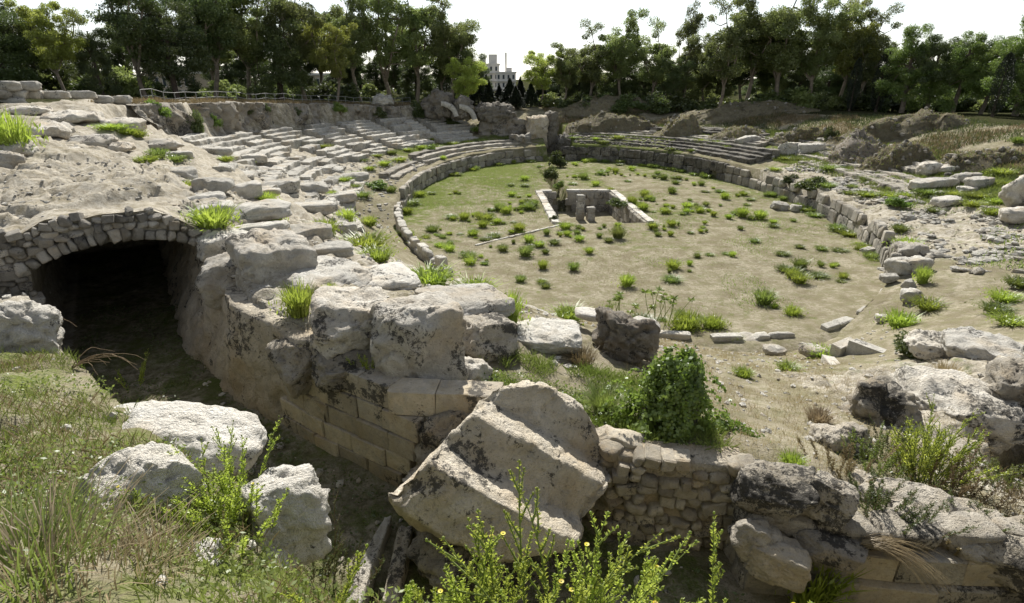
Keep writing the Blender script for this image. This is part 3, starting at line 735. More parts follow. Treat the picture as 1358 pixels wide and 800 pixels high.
rock_px('boulder', 'flat bleached slab behind the tall squared boulder', (565, 374, 668, 424), 6.25, 406, 'limewhite', 1.0, (0, .03, .3), pe=5, chops=5, rough=.06)
rock_px('boulder', 'rounded boulder with black lichen cap right of the tall squared one', (598, 412, 682, 486), 5.85, 407, 'limedark', .9, (0, .05, .6), pe=4.5, chops=6)
rock_px('boulder', 'low grey boulder between the two dark boulders on the rim', (683, 422, 772, 468), 5.45, 408, 'limewhite', .8, (0, .1, .1), pe=4.5)
rock_px('boulder', 'small stone wedged between the flat slabs and black-capped boulder', (592, 400, 622, 440), 6.05, 409, 'limedark', .9, sub=4)
rock_px('boulder', 'rough dark conglomerate lump on the rim left of the ivy', (778, 404, 852, 482), 5.0, 410, 'conglomerate', .8, (.1, .35, .3), pe=2.8, chops=6, rough=.16)
rock_px('boulder', 'thin white slab lying right of the conglomerate lump', (834, 420, 872, 440), 4.9, 411, 'limewhite', .8, (0, .2, 0), sub=3, pe=5)
rock_px('boulder', 'thin white slab lying left of the conglomerate lump', (762, 408, 796, 426), 4.9, 412, 'limewhite', .8, (0, .1, 0), sub=3, pe=5)
rock_px('boulder', 'pale bedrock hump left of the flat weathered slab', (380, 340, 480, 392), 6.5, 413, 'limewhite', 1.2, (0, .05, .2), pe=4, rough=.09)
rock_px('boulder', 'broad bleached bedrock hump behind the flat slabs', (468, 346, 545, 392), 6.2, 416, 'limewhite', 1.3, (0, .03, .2), pe=4, rough=.07)
rock_px('boulder', 'low bedrock ledge in front of the vault-side blocks', (345, 395, 420, 452), 6.1, 417, 'lime', .9, (.1, .1, .3), pe=4, rough=.1)
rock_px('boulder', 'rock spur under the tall squared boulder, right side', (575, 470, 640, 560), 5.4, 418, 'lime', .7, (.1, .1, .4), pe=4, rough=.12)
rock_px('boulder', 'dark weathered rock core behind the leaning slab', (560, 540, 650, 680), 4.7, 419, 'limedark', .7, (0, 0, .3), pe=4, rough=.14)

rock_px('boulder', 'dark cleft rock between grey block and tall boulder', (420, 440, 512, 512), 6.0, 463, 'limedark', .8, (.05, .0, .3), pe=5, rough=.09)
rock_px('boulder', 'dark rubble heap under the foot of the leaning slab', (560, 676, 706, 764), 4.35, 465, 'limedark', .8, (0, 0, .2), pe=3.6, rough=.14)
rock_px('boulder', 'small capstone on the rubble wall below the ivy', (806, 566, 852, 600), 5.62, 466, 'rubblewarm', .9, (0, .05, .2), pe=5, sub=4)
# camera-side bank
rock_px('boulder', 'angular white boulder with lichened ridge on the near left bank', (84, 588, 226, 708), 8.0, 431, 'limewhite', .7, (.25, .42, .5), pe=9, chops=6, rough=.05, lo=.6, hi=.9)
rock_px('boulder', 'rounded white boulder at the bank edge above the passage', (310, 624, 416, 760), 7.35, 432, 'limewhite', .8, (.0, .1, .2), pe=5, chops=5, rough=.1)
rock_px('boulder', 'flat white bedrock slab on the near bank facing the dark passage', (170, 540, 322, 622), 7.25, 433, 'limewhite', .7, (.1, .25, -.35), pe=4.5, chops=5, rough=.05)
rock_px('boulder', 'grey boulder at the left edge beside the vault mouth', (-25, 398, 56, 508), 6.9, 434, 'limewhite', .9, (0, .2, .1), pe=3.6, rough=.09)
rock_px('boulder', 'crumbling pale rock at the foot of the near bank', (205, 720, 300, 830), 7.6, 435, 'limewhite', .8, (0, .1, .2), pe=4, rough=.12)
rock_px('boulder', 'shaded rock under the rounded white boulder', (275, 720, 372, 830), 7.0, 436, 'limewhite', .8, (0, .1, .2), pe=4, rough=.1)
rock_px('boulder', 'small half-buried stone on the grassy near bank', (60, 700, 120, 740), 8.1, 437, 'limewhite', .8, sub=4, pe=4)
rock_px('boulder', 'pale flat stone in the weeds behind the angular white boulder', (132, 536, 200, 566), 7.3, 438, 'limewhite', .7, sub=4, pe=4)

# the leaning stepped slab: a block of seat steps fallen on its side
def stepped_slab():
    A = np.array
    prof = [(-.06, .35), (.0, .10), (.46, .08), (.62, -.28), (1.08, -.30), (1.26, -.68), (1.82, -.66), (1.98, -.2), (1.85, .8), (1.0, 1.2), (.1, 1.0)]   # (down the face, outwards)
    prof = A(prof); n = len(prof); seg = 14
    loop = []
    for i in range(n):
        a, b_ = prof[i], prof[(i + 1) % n]; m = max(2, int(np.linalg.norm(b_ - a) / .04))
        for j in range(m): loop.append(a + (b_ - a) * j / m)
    loop = A(loop); m = len(loop); cen = loop.mean(0); ns = 60; V = []
    for i in range(ns + 1):
        k = i / ns; sc = 1 - .10 * (2 * k - 1) ** 6
        for q in loop:
            y_ = q[0]; xl = np.interp(y_, [-.1, .02, .2, 1.09, 1.82], [-.05, -.2, -.46, -.70, -.93]); xr = np.interp(y_, [-.1, .02, .5, 1.36, 1.82], [.40, .76, 1.2, .98, .40])
            V.append([xl + (xr - xl) * k, *(cen + (q - cen) * sc)])
    V = A(V); F = []
    for i in range(ns):
        for j in range(m): F.append((i * m + j, i * m + (j + 1) % m, (i + 1) * m + (j + 1) % m, (i + 1) * m + j))
    nV = len(V); caps = []
    for side, i in ((0, 0), (1, ns)):
        for r_ in range(1, 6):
            base = i * m
            caps.append(None)
    bm = bmesh.new(); vs = [bm.verts.new(v) for v in V]
    for q in F: bm.faces.new([vs[a] for a in q])
    for i in (0, ns):
        ring = [vs[i * m + j] for j in range(m)]; prev = ring
        for r_ in range(1, 9):
            k = 1 - r_ / 9; cur = [bm.verts.new((V[i * m + j][0] * k + (V[i * m:(i + 1) * m, 0].mean()) * (1 - k), cen[0] + (loop[j][0] - cen[0]) * k, cen[1] + (loop[j][1] - cen[1]) * k)) for j in range(m)]
            for j in range(m): bm.faces.new((prev[j], prev[(j + 1) % m], cur[(j + 1) % m], cur[j]))
            prev = cur
        c = bm.verts.new((V[i * m:(i + 1) * m, 0].mean(), *cen))
        for j in range(m): bm.faces.new((prev[j], prev[(j + 1) % m], c))
    bmesh.ops.recalc_face_normals(bm, faces=bm.faces); bm.normal_update()
    P = A([v.co[:] for v in bm.verts]); N = A([v.normal[:] for v in bm.verts])
    dsp = fbm(P * 1.6, 4, 501) * .05 + fbm(P * 6, 5, 502, .6) * .028
    rid = 1 - np.abs(fbm(P * 2.6, 4, 508)) * 2; dsp -= np.maximum(0, rid - .78) * .06
    fv, fj = facets(P * 1.9, 511); dsp += fv * .030 - np.maximum(0, .06 - fj) * .15; fv, fj = facets(P * 5.5, 512); dsp += fv * .022
    P = P + N * dsp[:, None]
    for v, p in zip(bm.verts, P): v.co = p
    me = bpy.data.meshes.new('leaning_slab'); bm.to_mesh(me); bm.free()
    me.polygons.foreach_set('use_smooth', np.ones(len(me.polygons), bool))
    return me
import mathutils
sb = obj('leaning_slab', stepped_slab(), M['hero'])
# axes: x along the steps (down to the right), y down the face, z into the rock
c0 = atY(676, 600, 7.75)
ax = mathutils.Vector((.86, -.20, -.42)).normalized()
ay = mathutils.Vector((-.25, -.45, -.85)); ay = (ay - ax * ay.dot(ax)).normalized()
az = ax.cross(ay)
Mx = mathutils.Matrix((ax, ay, az)).transposed().to_4x4()
SLAB_S = 1.42
sb.matrix_world = mathutils.Matrix.Translation((c0[0] - ay[0] * .85 * SLAB_S, c0[1] - ay[1] * .85 * SLAB_S, c0[2] - ay[2] * .85 * SLAB_S)) @ Mx @ mathutils.Matrix.Scale(SLAB_S, 4)
tag(sb, 'huge leaning slab of fallen stepped masonry in the centre foreground', 'boulder')

# ------------------------------------------------------------------ right-hand platform, ledges and channel
rock_px('boulder', 'lichened squared block at the right end of the rubble wall', (980, 606, 1068, 684), 5.45, 441, 'limedark', .9, (0, .05, .1), pe=6, chops=5, rough=.06)
rock_px('boulder', 'upright black-and-white block right of the rubble wall', (1062, 630, 1122, 702), 5.35, 442, 'limedark', .8, (0, .12, -.1), pe=5.5, chops=5, rough=.06)
pf = empty('stepped_platform', (*FARW[9], 4.0)); rs = np.random.RandomState(17)
f_, L_ = wall_line([FARW[9], FARW[10], FARW[11]], .12)
for row, (hh, zz) in enumerate([(.42, 3.95), (.45, 4.37), (.36, 4.82)]):
    s = -.1
    while s < 9.5:
        w = rs.uniform(.55, 1.1); q, a, nn_ = f_(min(s + w / 2, L_[-1]))
        stone('ashlar_block', pf, 'tight' if row < 2 else 'cub', 'limedark' if row == 2 else ('ashlar' if rs.rand() < .5 else 'podium'), (*(q + nn_ * (-.22 - .10 * row + rs.uniform(-.03, .03))), zz + hh / 2), (w * .985, .62, hh * .98), (0, rs.uniform(-.02, .02), a + rs.uniform(-.03, .03)))
        s += w
f_, L_ = wall_line([FARW[8], FARW[9]], .1)
for row in range(3):
    s = 0
    while s < L_[-1]:
        w = rs.uniform(.4, .7); q, a, nn_ = f_(s + w / 2); stone('ashlar_block', pf, 'cub', 'limedark', (*(q - nn_ * .2), 4.1 + row * .4), (w, .5, .42), (0, 0, a)); s += w
tag(pf, 'low platform of squared blocks along the bottom right corner', 'platform')
rock_px('boulder', 'block with sunlit front edge on the platform, near the yellow flowers', (996, 712, 1064, 772), 4.75, 443, 'ashlar', .7, (0, .02, .1), pe=8, chops=3, rough=.04)
rock_px('boulder', 'black-stained slab on the platform beside the dry grass fan', (1062, 700, 1140, 742), 4.95, 444, 'limedark', .7, (0, .02, .1), pe=6, chops=4, rough=.06)
rock_px('boulder', 'white-topped dark slab standing on the left corner of the platform', (964, 682, 1004, 738), 4.95, 445, 'limedark', .9, (0, .3, .1), pe=6, sub=4)
rock_px('boulder', 'rough pitted ledge above the dark hollow at the right edge', (1200, 486, 1340, 590), 4.1, 446, 'lime', .8, (.05, .08, .2), pe=3.5, chops=5, rough=.12, hsc=.8)
rock_px('boulder', 'crumbling lichened outcrop left of the orange-green bush', (1122, 500, 1195, 600), 4.0, 447, 'limedark', .9, (0, .1, .2), pe=3.2, rough=.17)
rock_px('boulder', 'dark crag at the right edge over the hollow', (1310, 480, 1400, 580), 4.3, 448, 'limedark', .9, (0, .1, .2), pe=3.5, rough=.16)
rock_px('boulder', 'broken lichened ledge below the hollow in the lower right', (1150, 660, 1358, 745), 4.75, 449, 'limedark', .5, (0, .06, .05), pe=3.4, chops=6, rough=.14)
rock_px('boulder', 'blackened outcrop between dry bush and hollow', (1085, 560, 1150, 640), 4.5, 450, 'limedark', .9, (0, 0, .3), pe=3.2, rough=.16)
rock_px('boulder', 'small boulder on the ledge right of the channel', (1205, 440, 1262, 478), 3.0, 451, 'lime', .8, (0, .1, .1), pe=3.2, rough=.15)
rock_px('boulder', 'pitted limestone ridge above the channel at far right', (1255, 440, 1358, 490), 3.4, 452, 'limewhite', .9, (0, .05, .3), pe=3.2, rough=.13)
ch = empty('stone_channel', tuple(at(1160, 470, .8))); cb = np.array(ch.location)
def slab_between(name, parent, A, B_, z0, z1, th, mat):
    A, B_ = np.array(A[:2]), np.array(B_[:2]); e = B_ - A; L = np.linalg.norm(e)
    return stone(name, parent, 'tight', mat, (*((A + B_) / 2), (z0 + z1) / 2), (L, th, z1 - z0), (0, 0, math.atan2(e[1], e[0])))
slab_between('side_slab', ch, at(1130, 448, 1.9), at(1198, 476, 1.9), .2, 1.9, .5, 'seat')
slab_between('end_slab', ch, at(1108, 462, 1.5), at(1132, 446, 1.7), .2, 1.6, .4, 'lime')
slab_between('near_slab', ch, at(1096, 478, 1.5), at(1150, 508, 2.2), .4, 1.75, .4, 'limewhite')
tag(ch, 'open stone channel with upright slabs at the right end of arena', 'channel')

# ------------------------------------------------------------------ podium wall round the arena
def ring_wall(name, label, t0, t1, courses, mat, z0=-.25, seed=1, lmin=.9, lmax=1.9, miss=.04, d0=.12, depth=.55, hvar=.06, fall=0.):
    xm, ym = xy((t0 + t1) / 2, 0); w = empty(name, (float(xm), float(ym), 0)); rs = np.random.RandomState(seed)
    z = z0
    for ci, hh in enumerate(courses):
        t = t0 + rs.uniform(0, .8)
        while t < t1:
            L = rs.uniform(lmin, lmax); x0, y0 = xy(t, 0); x1, y1 = xy(t + .5, 0); per = math.hypot(x1 - x0, y1 - y0) / .5
            dtt = L / per; tm = t + dtt / 2
            top = ci == len(courses) - 1
            if rs.rand() > (miss + fall if top else miss * .5):
                x, y = xy(tm, d0 + rs.uniform(-.06, .06) + .05 * ci)
                stone('podium_block', w, 'cub' if rs.rand() < .5 else 'box', mat, (float(x), float(y), z + hh / 2), (L * .99, depth, hh * rs.uniform(.94, 1.0 + hvar)), (rs.uniform(-.03, .03), rs.uniform(-.03, .03), tang(tm, 0) + rs.uniform(-.04, .04)))
            t += dtt
        z += hh * .985
    return tag(w, label, 'wall')
ring_wall('podium_wall', 'podium wall of pale blocks along the left far side of arena', 97, 180, (.95, .95), 'podium', seed=21)
ring_wall('podium_wall', 'low kerb of white blocks where the left podium wall peters out', 181, 224, (.75, .5), 'seat', z0=0, seed=22, lmin=.6, lmax=1.3, miss=.1, fall=.25)
ring_wall('podium_wall', 'dark shaded podium wall along the far right side of arena', 22, 86, (1.1, 1.15), 'podiumshade', seed=23)
ring_wall('podium_wall', 'podium wall of grey upright slabs along the right side of arena', 328, 382, (1.25, .85), 'podium', seed=24, lmin=.7, lmax=1.5, miss=.05, fall=.15)
ring_wall('podium_wall', 'tumbled end of the right podium wall near the channel', 308, 327.5, (1.1, .85), 'podium', z0=.1, seed=25, lmin=.5, lmax=1.1, miss=.04, fall=.18)

ring_wall('arena_kerb', 'scattered low white kerb stones closing the near edge of arena', 226, 306, (.42,), 'seat', z0=.05, seed=26, lmin=.5, lmax=1.4, miss=.3, fall=.1, depth=.5)

# ------------------------------------------------------------------ seating
def seat_row(parent, t0, t1, d, z, depth, h, seed, mat, amp=.07):
    x0, y0 = xy(t0, d); x1, y1 = xy(t1, d); n = max(6, int(math.hypot(x1 - x0, y1 - y0) / .35))
    prof = np.array([(0, -.7), (0, -.2), (0, h * .5), (.02, h * .92), (.09, h), (depth * .5, h - .03), (depth, h), (depth, -.7)])
    T = np.linspace(t0, t1, n); V = []
    for t in T:
        for pd, pz in prof:
            x, y = xy(t, d + pd); V.append((x, y, z + pz))
    V = np.array(V, float); k = len(prof)
    n1 = fbm(V * .8, 3, seed) * amp * 1.5 + fbm(V * 3, 3, seed + 1) * amp
    V[:, 2] += n1 * np.tile((prof[:, 1] > 0), n); sh = fbm(V * 1.1, 3, seed + 2) * amp * 1.8
    a = np.arctan2(V[:, 1] - CY, V[:, 0] - CX); V[:, 0] += np.cos(a) * sh; V[:, 1] += np.sin(a) * sh
    F = np.r_[grid_faces(n, k)]
    caps = []
    for i in (0, n - 1):
        c = len(V); V = np.r_[V, V[i * k:(i + 1) * k].mean(0)[None]]
        caps += [(i * k + j, i * k + (j + 1) % k, c, c) for j in range(k)]
    me = bpy.data.meshes.new('seat_row'); fl = [tuple(f) for f in F] + [f[:3] for f in caps]
    me.from_pydata([tuple(v) for v in (V - np.array(parent.location))], [], fl); me.update()
    return obj('seat_row', me, M[mat], parent)
def wedge(label, t0, t1, d0, rows, depth, seed, mat='seat', lift=.28, h=.36, name='seating_block', keepp=1.0, amp=.07, rise=None, group=None):
    tm = (t0 + t1) / 2; x, y = xy(tm, d0); z = float(table_h(np.array([d0]), np.array([tm % 360]))[0])
    w = empty(name, (float(x), float(y), z)); rs = np.random.RandomState(seed)
    for i in range(rows):
        d = d0 + i * depth; zz = float(table_h(np.array([d + .5]), np.array([tm % 360]))[0]) if rise is None else z + rise * i
        a, b_ = t0 + rs.uniform(0, .5), t1 - rs.uniform(0, .5)
        if rs.rand() > keepp:
            m = rs.uniform(.3, .7)
            if rs.rand() < .5: b_ = a + (b_ - a) * m
            else: a = b_ - (b_ - a) * m
        seat_row(w, a, b_, d + rs.uniform(-.05, .05), zz - .08, depth + .12, lift + rs.uniform(-.05, .05), seed * 31 + i, mat, amp)
    return tag(w, label, 'seating', group)
ordn = ['first', 'second', 'third', 'fourth', 'fifth', 'sixth', 'seventh']
for i, (a, b_) in enumerate([(114, 125.4), (127.4, 136.2), (138.2, 146.4), (148.4, 156.4), (158.4, 166.4), (168.4, 176.4), (178.4, 187)][::-1]):
    wedge('%s wedge from the left of stepped stone seats under the rock face' % ordn[i], a, b_, 12.2, 6, 1.05, 60 + i, keepp=.72 if i > 0 else .4, lift=.40, amp=.085)
for i, (a, b_) in enumerate([(116, 129.5), (132.5, 144.5), (147.5, 155), (157.6, 165), (167.8, 175), (177.6, 186)][::-1]):
    wedge('%s wedge from the left in the lower broken tier of seats' % ordn[i], a, b_, 7.6, 4, 1.05, 80 + i, keepp=.35, amp=.11, lift=.36)
wedge('curved rows of stone ledges on top of the left podium wall', 100, 152, 1.2, 3, 1.0, 95, 'podium', .3, keepp=.9, rise=.36)
wedge('worn curved ledges above the hole in the left podium', 153, 171, 1.4, 2, 1.0, 96, 'podium', .3, keepp=.9, rise=.35)
wedge('dark curved ledges over the far right podium wall', 18, 83, 1.2, 4, 1.05, 97, 'podiumshade', .34, keepp=.95, rise=.30)
wedge('upper pale kerb row behind the far right podium ledges', 26, 82, 6.6, 2, 1.0, 98, 'podium', .4, keepp=1.)
wedge('collapsed kerb row above the right rubble walk', 345, 377, 7.0, 1, 1.0, 99, 'podium', .35)

wedge('broken stepped ledges above the right rubble walk, lower run', 343, 372, 4.8, 2, 1.1, 101, 'podium', .38, keepp=.6, amp=.12)
wedge('broken stepped ledges on the right bank below the mounds', 352, 392, 8.6, 3, 1.15, 102, 'podium', .40, keepp=.4, amp=.14)
wedge('dark broken ledges on the far right bank behind the kerb row', 34, 80, 9.6, 3, 1.2, 103, 'podiumshade', .42, keepp=.5, amp=.14)
rs = np.random.RandomState(104)
for i in range(64):
    t = rs.uniform(-14, 66); d = rs.uniform(4.5, 15); x, y = xy(t, d); z = H(x, y); w = rs.uniform(.5, 1.5)
    o = stone('terrace_block', None, rs.choice(['cub', 'box', 'cub']), rs.choice(['podium', 'seat', 'podiumshade']), (float(x), float(y), z + .12), (w, w * rs.uniform(.5, .9), rs.uniform(.3, .6)), (rs.uniform(-.12, .12), rs.uniform(-.12, .12), tang(t, d) + rs.uniform(-.5, .5)))
    tag(o, 'loose squared stone lying on the right bank terraces', 'stone block', 'loose stones on the right bank')
def ground_row(parent, t0, t1, d, depth, h, seed, mat, amp=.09):
    """a worn curved seat row that follows the slope"""
    n = max(8, int((t1 - t0) * .8 / .3)); T = np.linspace(t0, t1, n); prof = np.array([(0, -.6), (0, -.1), (0, h * .55), (.03, h * .93), (.1, h), (depth * .5, h - .02), (depth, h + .02), (depth, -.6)]); k = len(prof)
    X_, Y_ = xy(T, d + .2); zg = height(X_, Y_); zg = np.convolve(np.r_[zg[:3], zg, zg[-3:]], np.ones(7) / 7, 'valid'); V = []
    for t, z in zip(T, zg):
        for pd, pz in prof: x, y = xy(t, d + pd); V.append((x, y, z + pz))
    V = np.array(V, float); fv, fj = facets(V * 1.1, seed); n1 = fbm(V * .9, 3, seed) * amp + fv * amp * .9 - np.maximum(0, .12 - fj) * 1.2; V[:, 2] += n1 * np.tile((prof[:, 1] > 0), n)
    sh = fbm(V * 1.0, 3, seed + 2) * amp * 2 + fv * amp; a = np.arctan2(V[:, 1] - CY, V[:, 0] - CX); V[:, 0] += np.cos(a) * sh; V[:, 1] += np.sin(a) * sh
    fl = [tuple(f) for f in grid_faces(n, k)] + [tuple(range(k)), tuple((n - 1) * k + j for j in range(k - 1, -1, -1))]
    me = bpy.data.meshes.new('seat_row'); me.from_pydata([tuple(v) for v in (V - np.array(parent.location))], [], fl); me.update(); return obj('seat_row', me, M[mat], parent)
rs = np.random.RandomState(105)
for lab, t0, t1, dd_ in [('worn curved rows sweeping down beside the left walk, nearest the arena', 178, 213, (3.6, 4.8, 6.0)), ('worn curved rows on the left slope below the seat wedges', 184, 208, (7.2, 8.4, 9.6, 10.8))]:
    x, y = xy((t0 + t1) / 2, dd_[0]); w = empty('seating_block', (float(x), float(y), H(x, y)))
    for i, d in enumerate(dd_):
        t = t0 + rs.uniform(0, 2)
        while t < t1 - 2:
            L = rs.uniform(4, 9); ground_row(w, t, min(t + L, t1), d + rs.uniform(-.1, .1), 1.0, rs.uniform(.24, .40), 2000 + int(t * 7) + i * 31, 'seat'); t += L + rs.uniform(.4, 1.4)
    tag(w, lab, 'seating')
# rock-cut steps on the near left slope: photo boxes on the ground
cut = [(205, 214, 252, 240), (255, 225, 300, 256), (300, 232, 345, 262), (345, 228, 392, 255), (392, 232, 430, 256), (232, 250, 290, 275), (300, 262, 372, 290), (380, 262, 440, 284), (430, 240, 468, 268),
       (310, 288, 372, 312), (380, 290, 432, 316), (250, 262, 300, 285), (215, 196, 250, 212), (262, 190, 300, 206), (300, 200, 345, 216), (345, 208, 385, 224), (190, 232, 232, 256), (440, 285, 470, 312), (405, 316, 460, 340), (150, 222, 196, 240), (330, 245, 366, 262), (415, 214, 450, 232), (452, 222, 485, 240)]
hp = hits([((a + c) / 2, d - 2) for a, b_, c, d in cut]); rs = np.random.RandomState(31)
ORD = ['first', 'second', 'third', 'fourth', 'fifth', 'sixth', 'seventh', 'eighth', 'ninth', 'tenth', 'eleventh', 'twelfth']
def band(q): return 'upper' if q[3] < 235 else 'middle' if q[3] < 272 else 'lower'
def cut_label(q):
    mates = sorted([r for r in cut if band(r) == band(q)], key=lambda r: r[0]); return 'worn rock-cut seat block on the left slope, %s from left in the %s band' % (ORD[mates.index(q)], band(q))
for i, ((a, b_, c, d), p) in enumerate(zip(cut, hp)):
    k = mpp(p); w = (c - a) * k * 1.12; hgt = max(.35, min(.75, (d - b_) * k * .7)); dep = w * rs.uniform(.55, .8)
    rock('rock_cut_block', cut_label((a, b_, c, d)), 'stone block', p + np.array([0, dep * .3, 0]), (w, dep, hgt), 'seat', 600 + i, (rs.uniform(-.06, .06), rs.uniform(-.08, .08), rs.uniform(.25, .6)), 4, 'rock-cut seat blocks on the left slope', sink=.3, pe=7, chops=4, rough=.06)

# outcrops and ashlar on the upper left
ul = [(0, 175, 45, 205), (30, 150, 90, 180), (70, 140, 130, 160), (100, 170, 150, 195), (0, 190, 30, 220), (130, 180, 175, 200), (140, 150, 190, 170), (60, 190, 110, 208), (20, 135, 60, 152), (185, 178, 235, 196)]
hp = hits([((a + c) / 2, d - 2) for a, b_, c, d in ul])
for i, ((a, b_, c, d), p) in enumerate(zip(ul, hp)):
    k = mpp(p); w = (c - a) * k * 1.2; rock('outcrop', 'weathered limestone outcrop on the upper left plateau, %s from the left edge' % ORD[sorted(ul, key=lambda r: (r[0] + r[2], r[1])).index((a, b_, c, d))], 'rock', p, (w, w * .8, max(.5, (d - b_) * k * .8)), 'lime', 640 + i, (0, 0, rs.uniform(0, 3)), 4, 'limestone outcrops on the upper left plateau', sink=.35, pe=3.2, rough=.13)
def hit1(u, v): return hits([(u, v)])[0]
cw = empty('corner_wall', tuple(atY(60, 122, 42))); cz = np.array(cw.location)
for (u0, v0, u1, v1) in [(-10, 108, 22, 121), (20, 108, 50, 120), (-10, 120, 12, 131), (10, 120, 38, 131), (36, 120, 56, 131), (55, 121, 92, 131), (92, 121, 127, 131), (127, 127, 150, 137), (148, 127, 172, 138), (-10, 130, 30, 140)]:
    p = atY((u0 + u1) / 2, (v0 + v1) / 2, 42 + (u0 + u1) * .02); k = mpp(p)
    stone('wall_block', cw, 'cub', 'seat', p, ((u1 - u0) * k * 1.02, 1.0, (v1 - v0) * k * 1.05), (0, 0, .15))
tag(cw, 'remnant wall of large pale blocks at the upper left edge', 'wall')

# ------------------------------------------------------------------ the pit in the arena
pit = empty('sunken_pit', (*unloc((PIT[0] + PIT[1]) / 2, (PIT[2] + PIT[3]) / 2), -2.0)); rs = np.random.RandomState(41)
def pit_wall(p0, q0, p1, q1, inward, name='pit_block', gap=None):
    L = math.hypot(p1 - p0, q1 - q0); e = ((p1 - p0) / L, (q1 - q0) / L)
    for row in range(3):
        s = 0
        while s < L - .05:
            w = min(rs.uniform(.8, 1.5), L - s); m = s + w / 2; pp = p0 + e[0] * m + inward[0] * .12; qq = q0 + e[1] * m + inward[1] * .12
            if not (gap and gap[0] < m < gap[1]):
                x, y = unloc(pp, qq); stone(name, pit, 'box', 'podium', (x, y, -1.75 + row * .72), (w * .99, .5, .74), (0, 0, math.atan2(e[1], e[0]) + AL))
            s += w
    s = 0
    while s < L - .05:
        w = min(rs.uniform(1.2, 2.2), L - s); m = s + w / 2; x, y = unloc(p0 + e[0] * m - inward[0] * .15, q0 + e[1] * m - inward[1] * .15)
        if not (gap and gap[0] < m < gap[1]): stone('coping_slab', pit, 'box', 'limewhite', (x, y, .10 + rs.uniform(-.03, .04)), (w * .98, .65, .24), (0, 0, math.atan2(e[1], e[0]) + AL))
        s += w
pit_wall(PIT[0], PIT[2], PIT[0], PIT[3], (1, 0)); pit_wall(PIT[1], PIT[2], PIT[1], PIT[3], (-1, 0))
pit_wall(PIT[0], PIT[3], PIT[1], PIT[3], (0, -1), gap=(1.6, 3.2)); 
tag(pit, 'rectangular sunken pit with stone-lined walls in the middle of arena', 'pit')
for (u, v, z0, z1, w, lab) in [(769, 291, -2.1, .42, .75, 'tall square stone pillar standing in the sunken pit'), (783, 292, -2.1, -.75, .8, 'short broken pillar stump in the sunken pit')]:
    p = at(u, v, z0); pr = empty('stone_pillar', tuple(p)); n = max(1, round((z1 - z0) / .62)); hh = (z1 - z0) / n
    for i in range(n): stone('drum' if 0 else 'pillar_block', pr, 'box', 'seat', (p[0], p[1], z0 + hh * (i + .5)), (w * rs.uniform(.95, 1.03), w, hh * 1.02), (0, 0, .1 + rs.uniform(-.06, .06)))
    tag(pr, lab, 'pillar')
# pale drain line across the arena
dl = empty('drain_line', (*at(690, 312, 0)[:2], 0)); A_, B_ = at(742, 299, 0), at(630, 326, 0)
n = 16
for i in range(n):
    p = A_ + (B_ - A_) * (i + .5) / n; e = B_ - A_
    stone('kerb_stone', dl, 'box', 'limewhite', (p[0] + rs.uniform(-.05, .05), p[1], .0), (np.linalg.norm(e) / n * .95, .22, .16), (0, 0, math.atan2(e[1], e[0]) + rs.uniform(-.05, .05)))
tag(dl, 'thin pale line of kerb stones running from the pit across arena', 'kerb')

# ------------------------------------------------------------------ rock face along the left rim
nt_, nz_ = 360, 22; tq = np.linspace(188, 112, nt_); V = []
zt_ = table_h(np.full(nt_, 20.2), tq) - .05; zb_ = table_h(np.full(nt_, 18.6), tq) - .4
for t, zt, zb in zip(tq, zt_, zb_):
    for k in range(nz_):
        f = k / (nz_ - 4); top_ = f > 1; x, y = xy(t, 19.0 + .5 * min(f, 1) + (.9 * (f - 1) * 5 if top_ else 0)); V.append((x, y, zb + (zt - zb) * min(f, 1) + (.06 if top_ else 0)))
V = np.array(V); nd_ = np.stack([V[:, 0] - CX, V[:, 1] - CY], 1); nd_ /= np.linalg.norm(nd_, axis=1, keepdims=True)
dsp = fbm(V * np.array([.5, .5, .4]), 4, 661) * 1.3 + fbm(V * np.array([1.8, 1.8, 1.4]), 4, 662, .6) * .5; fv, fj = facets(V * np.array([.8, .8, .6]), 665); dsp += fv * .45; dsp -= .5 * np.maximum(0, .1 - np.abs(fbm(V * np.array([.4, .4, .1]), 3, 663))) * 5
V[:, :2] -= nd_ * dsp[:, None]; V[:, 2] += np.tile(np.r_[np.zeros(nz_ - 6), np.linspace(0, 1, 6)], nt_) * fbm(V * .7, 4, 664) * .25
tag(obj('rock_cliff', mesh_np('rock_cliff', V, grid_faces(nt_, nz_)), M['cliff']), 'long weathered rock face under the railing behind the left seats', 'rock face')

# ------------------------------------------------------------------ far entrance, vault ribs, railing
for (u0, v0, u1, v1, y, lab, mt, sd) in [(697, 160, 724, 204, 91.5, 'ochre rock pier on the left of the far arena entrance', 'ashlar', 701), (722, 156, 738, 202, 92.5, 'narrow dark rock pier on the right of the far entrance', 'cliff', 702), (738, 183, 762, 206, 90, 'stub of dark masonry right of the far entrance', 'podiumshade', 703),
                                         (676, 182, 702, 204, 88.6, 'square masonry stub left of the far entrance', 'podium', 704), (640, 158, 700, 186, 93, 'weedy rock shoulder left of the far entrance', 'cliff', 705)]:
    p = atY((u0 + u1) / 2, (v0 + v1) / 2, y); k = mpp(p)
    rock('rock_pier', lab, 'rock', (p[0], p[1], p[2] - (v1 - v0) * k * .55), ((u1 - u0) * k * 1.1, 3.0, (v1 - v0) * k * 1.15), mt, sd, (0, 0, .05), 5, sink=0, pe=8, chops=5, rough=.13)
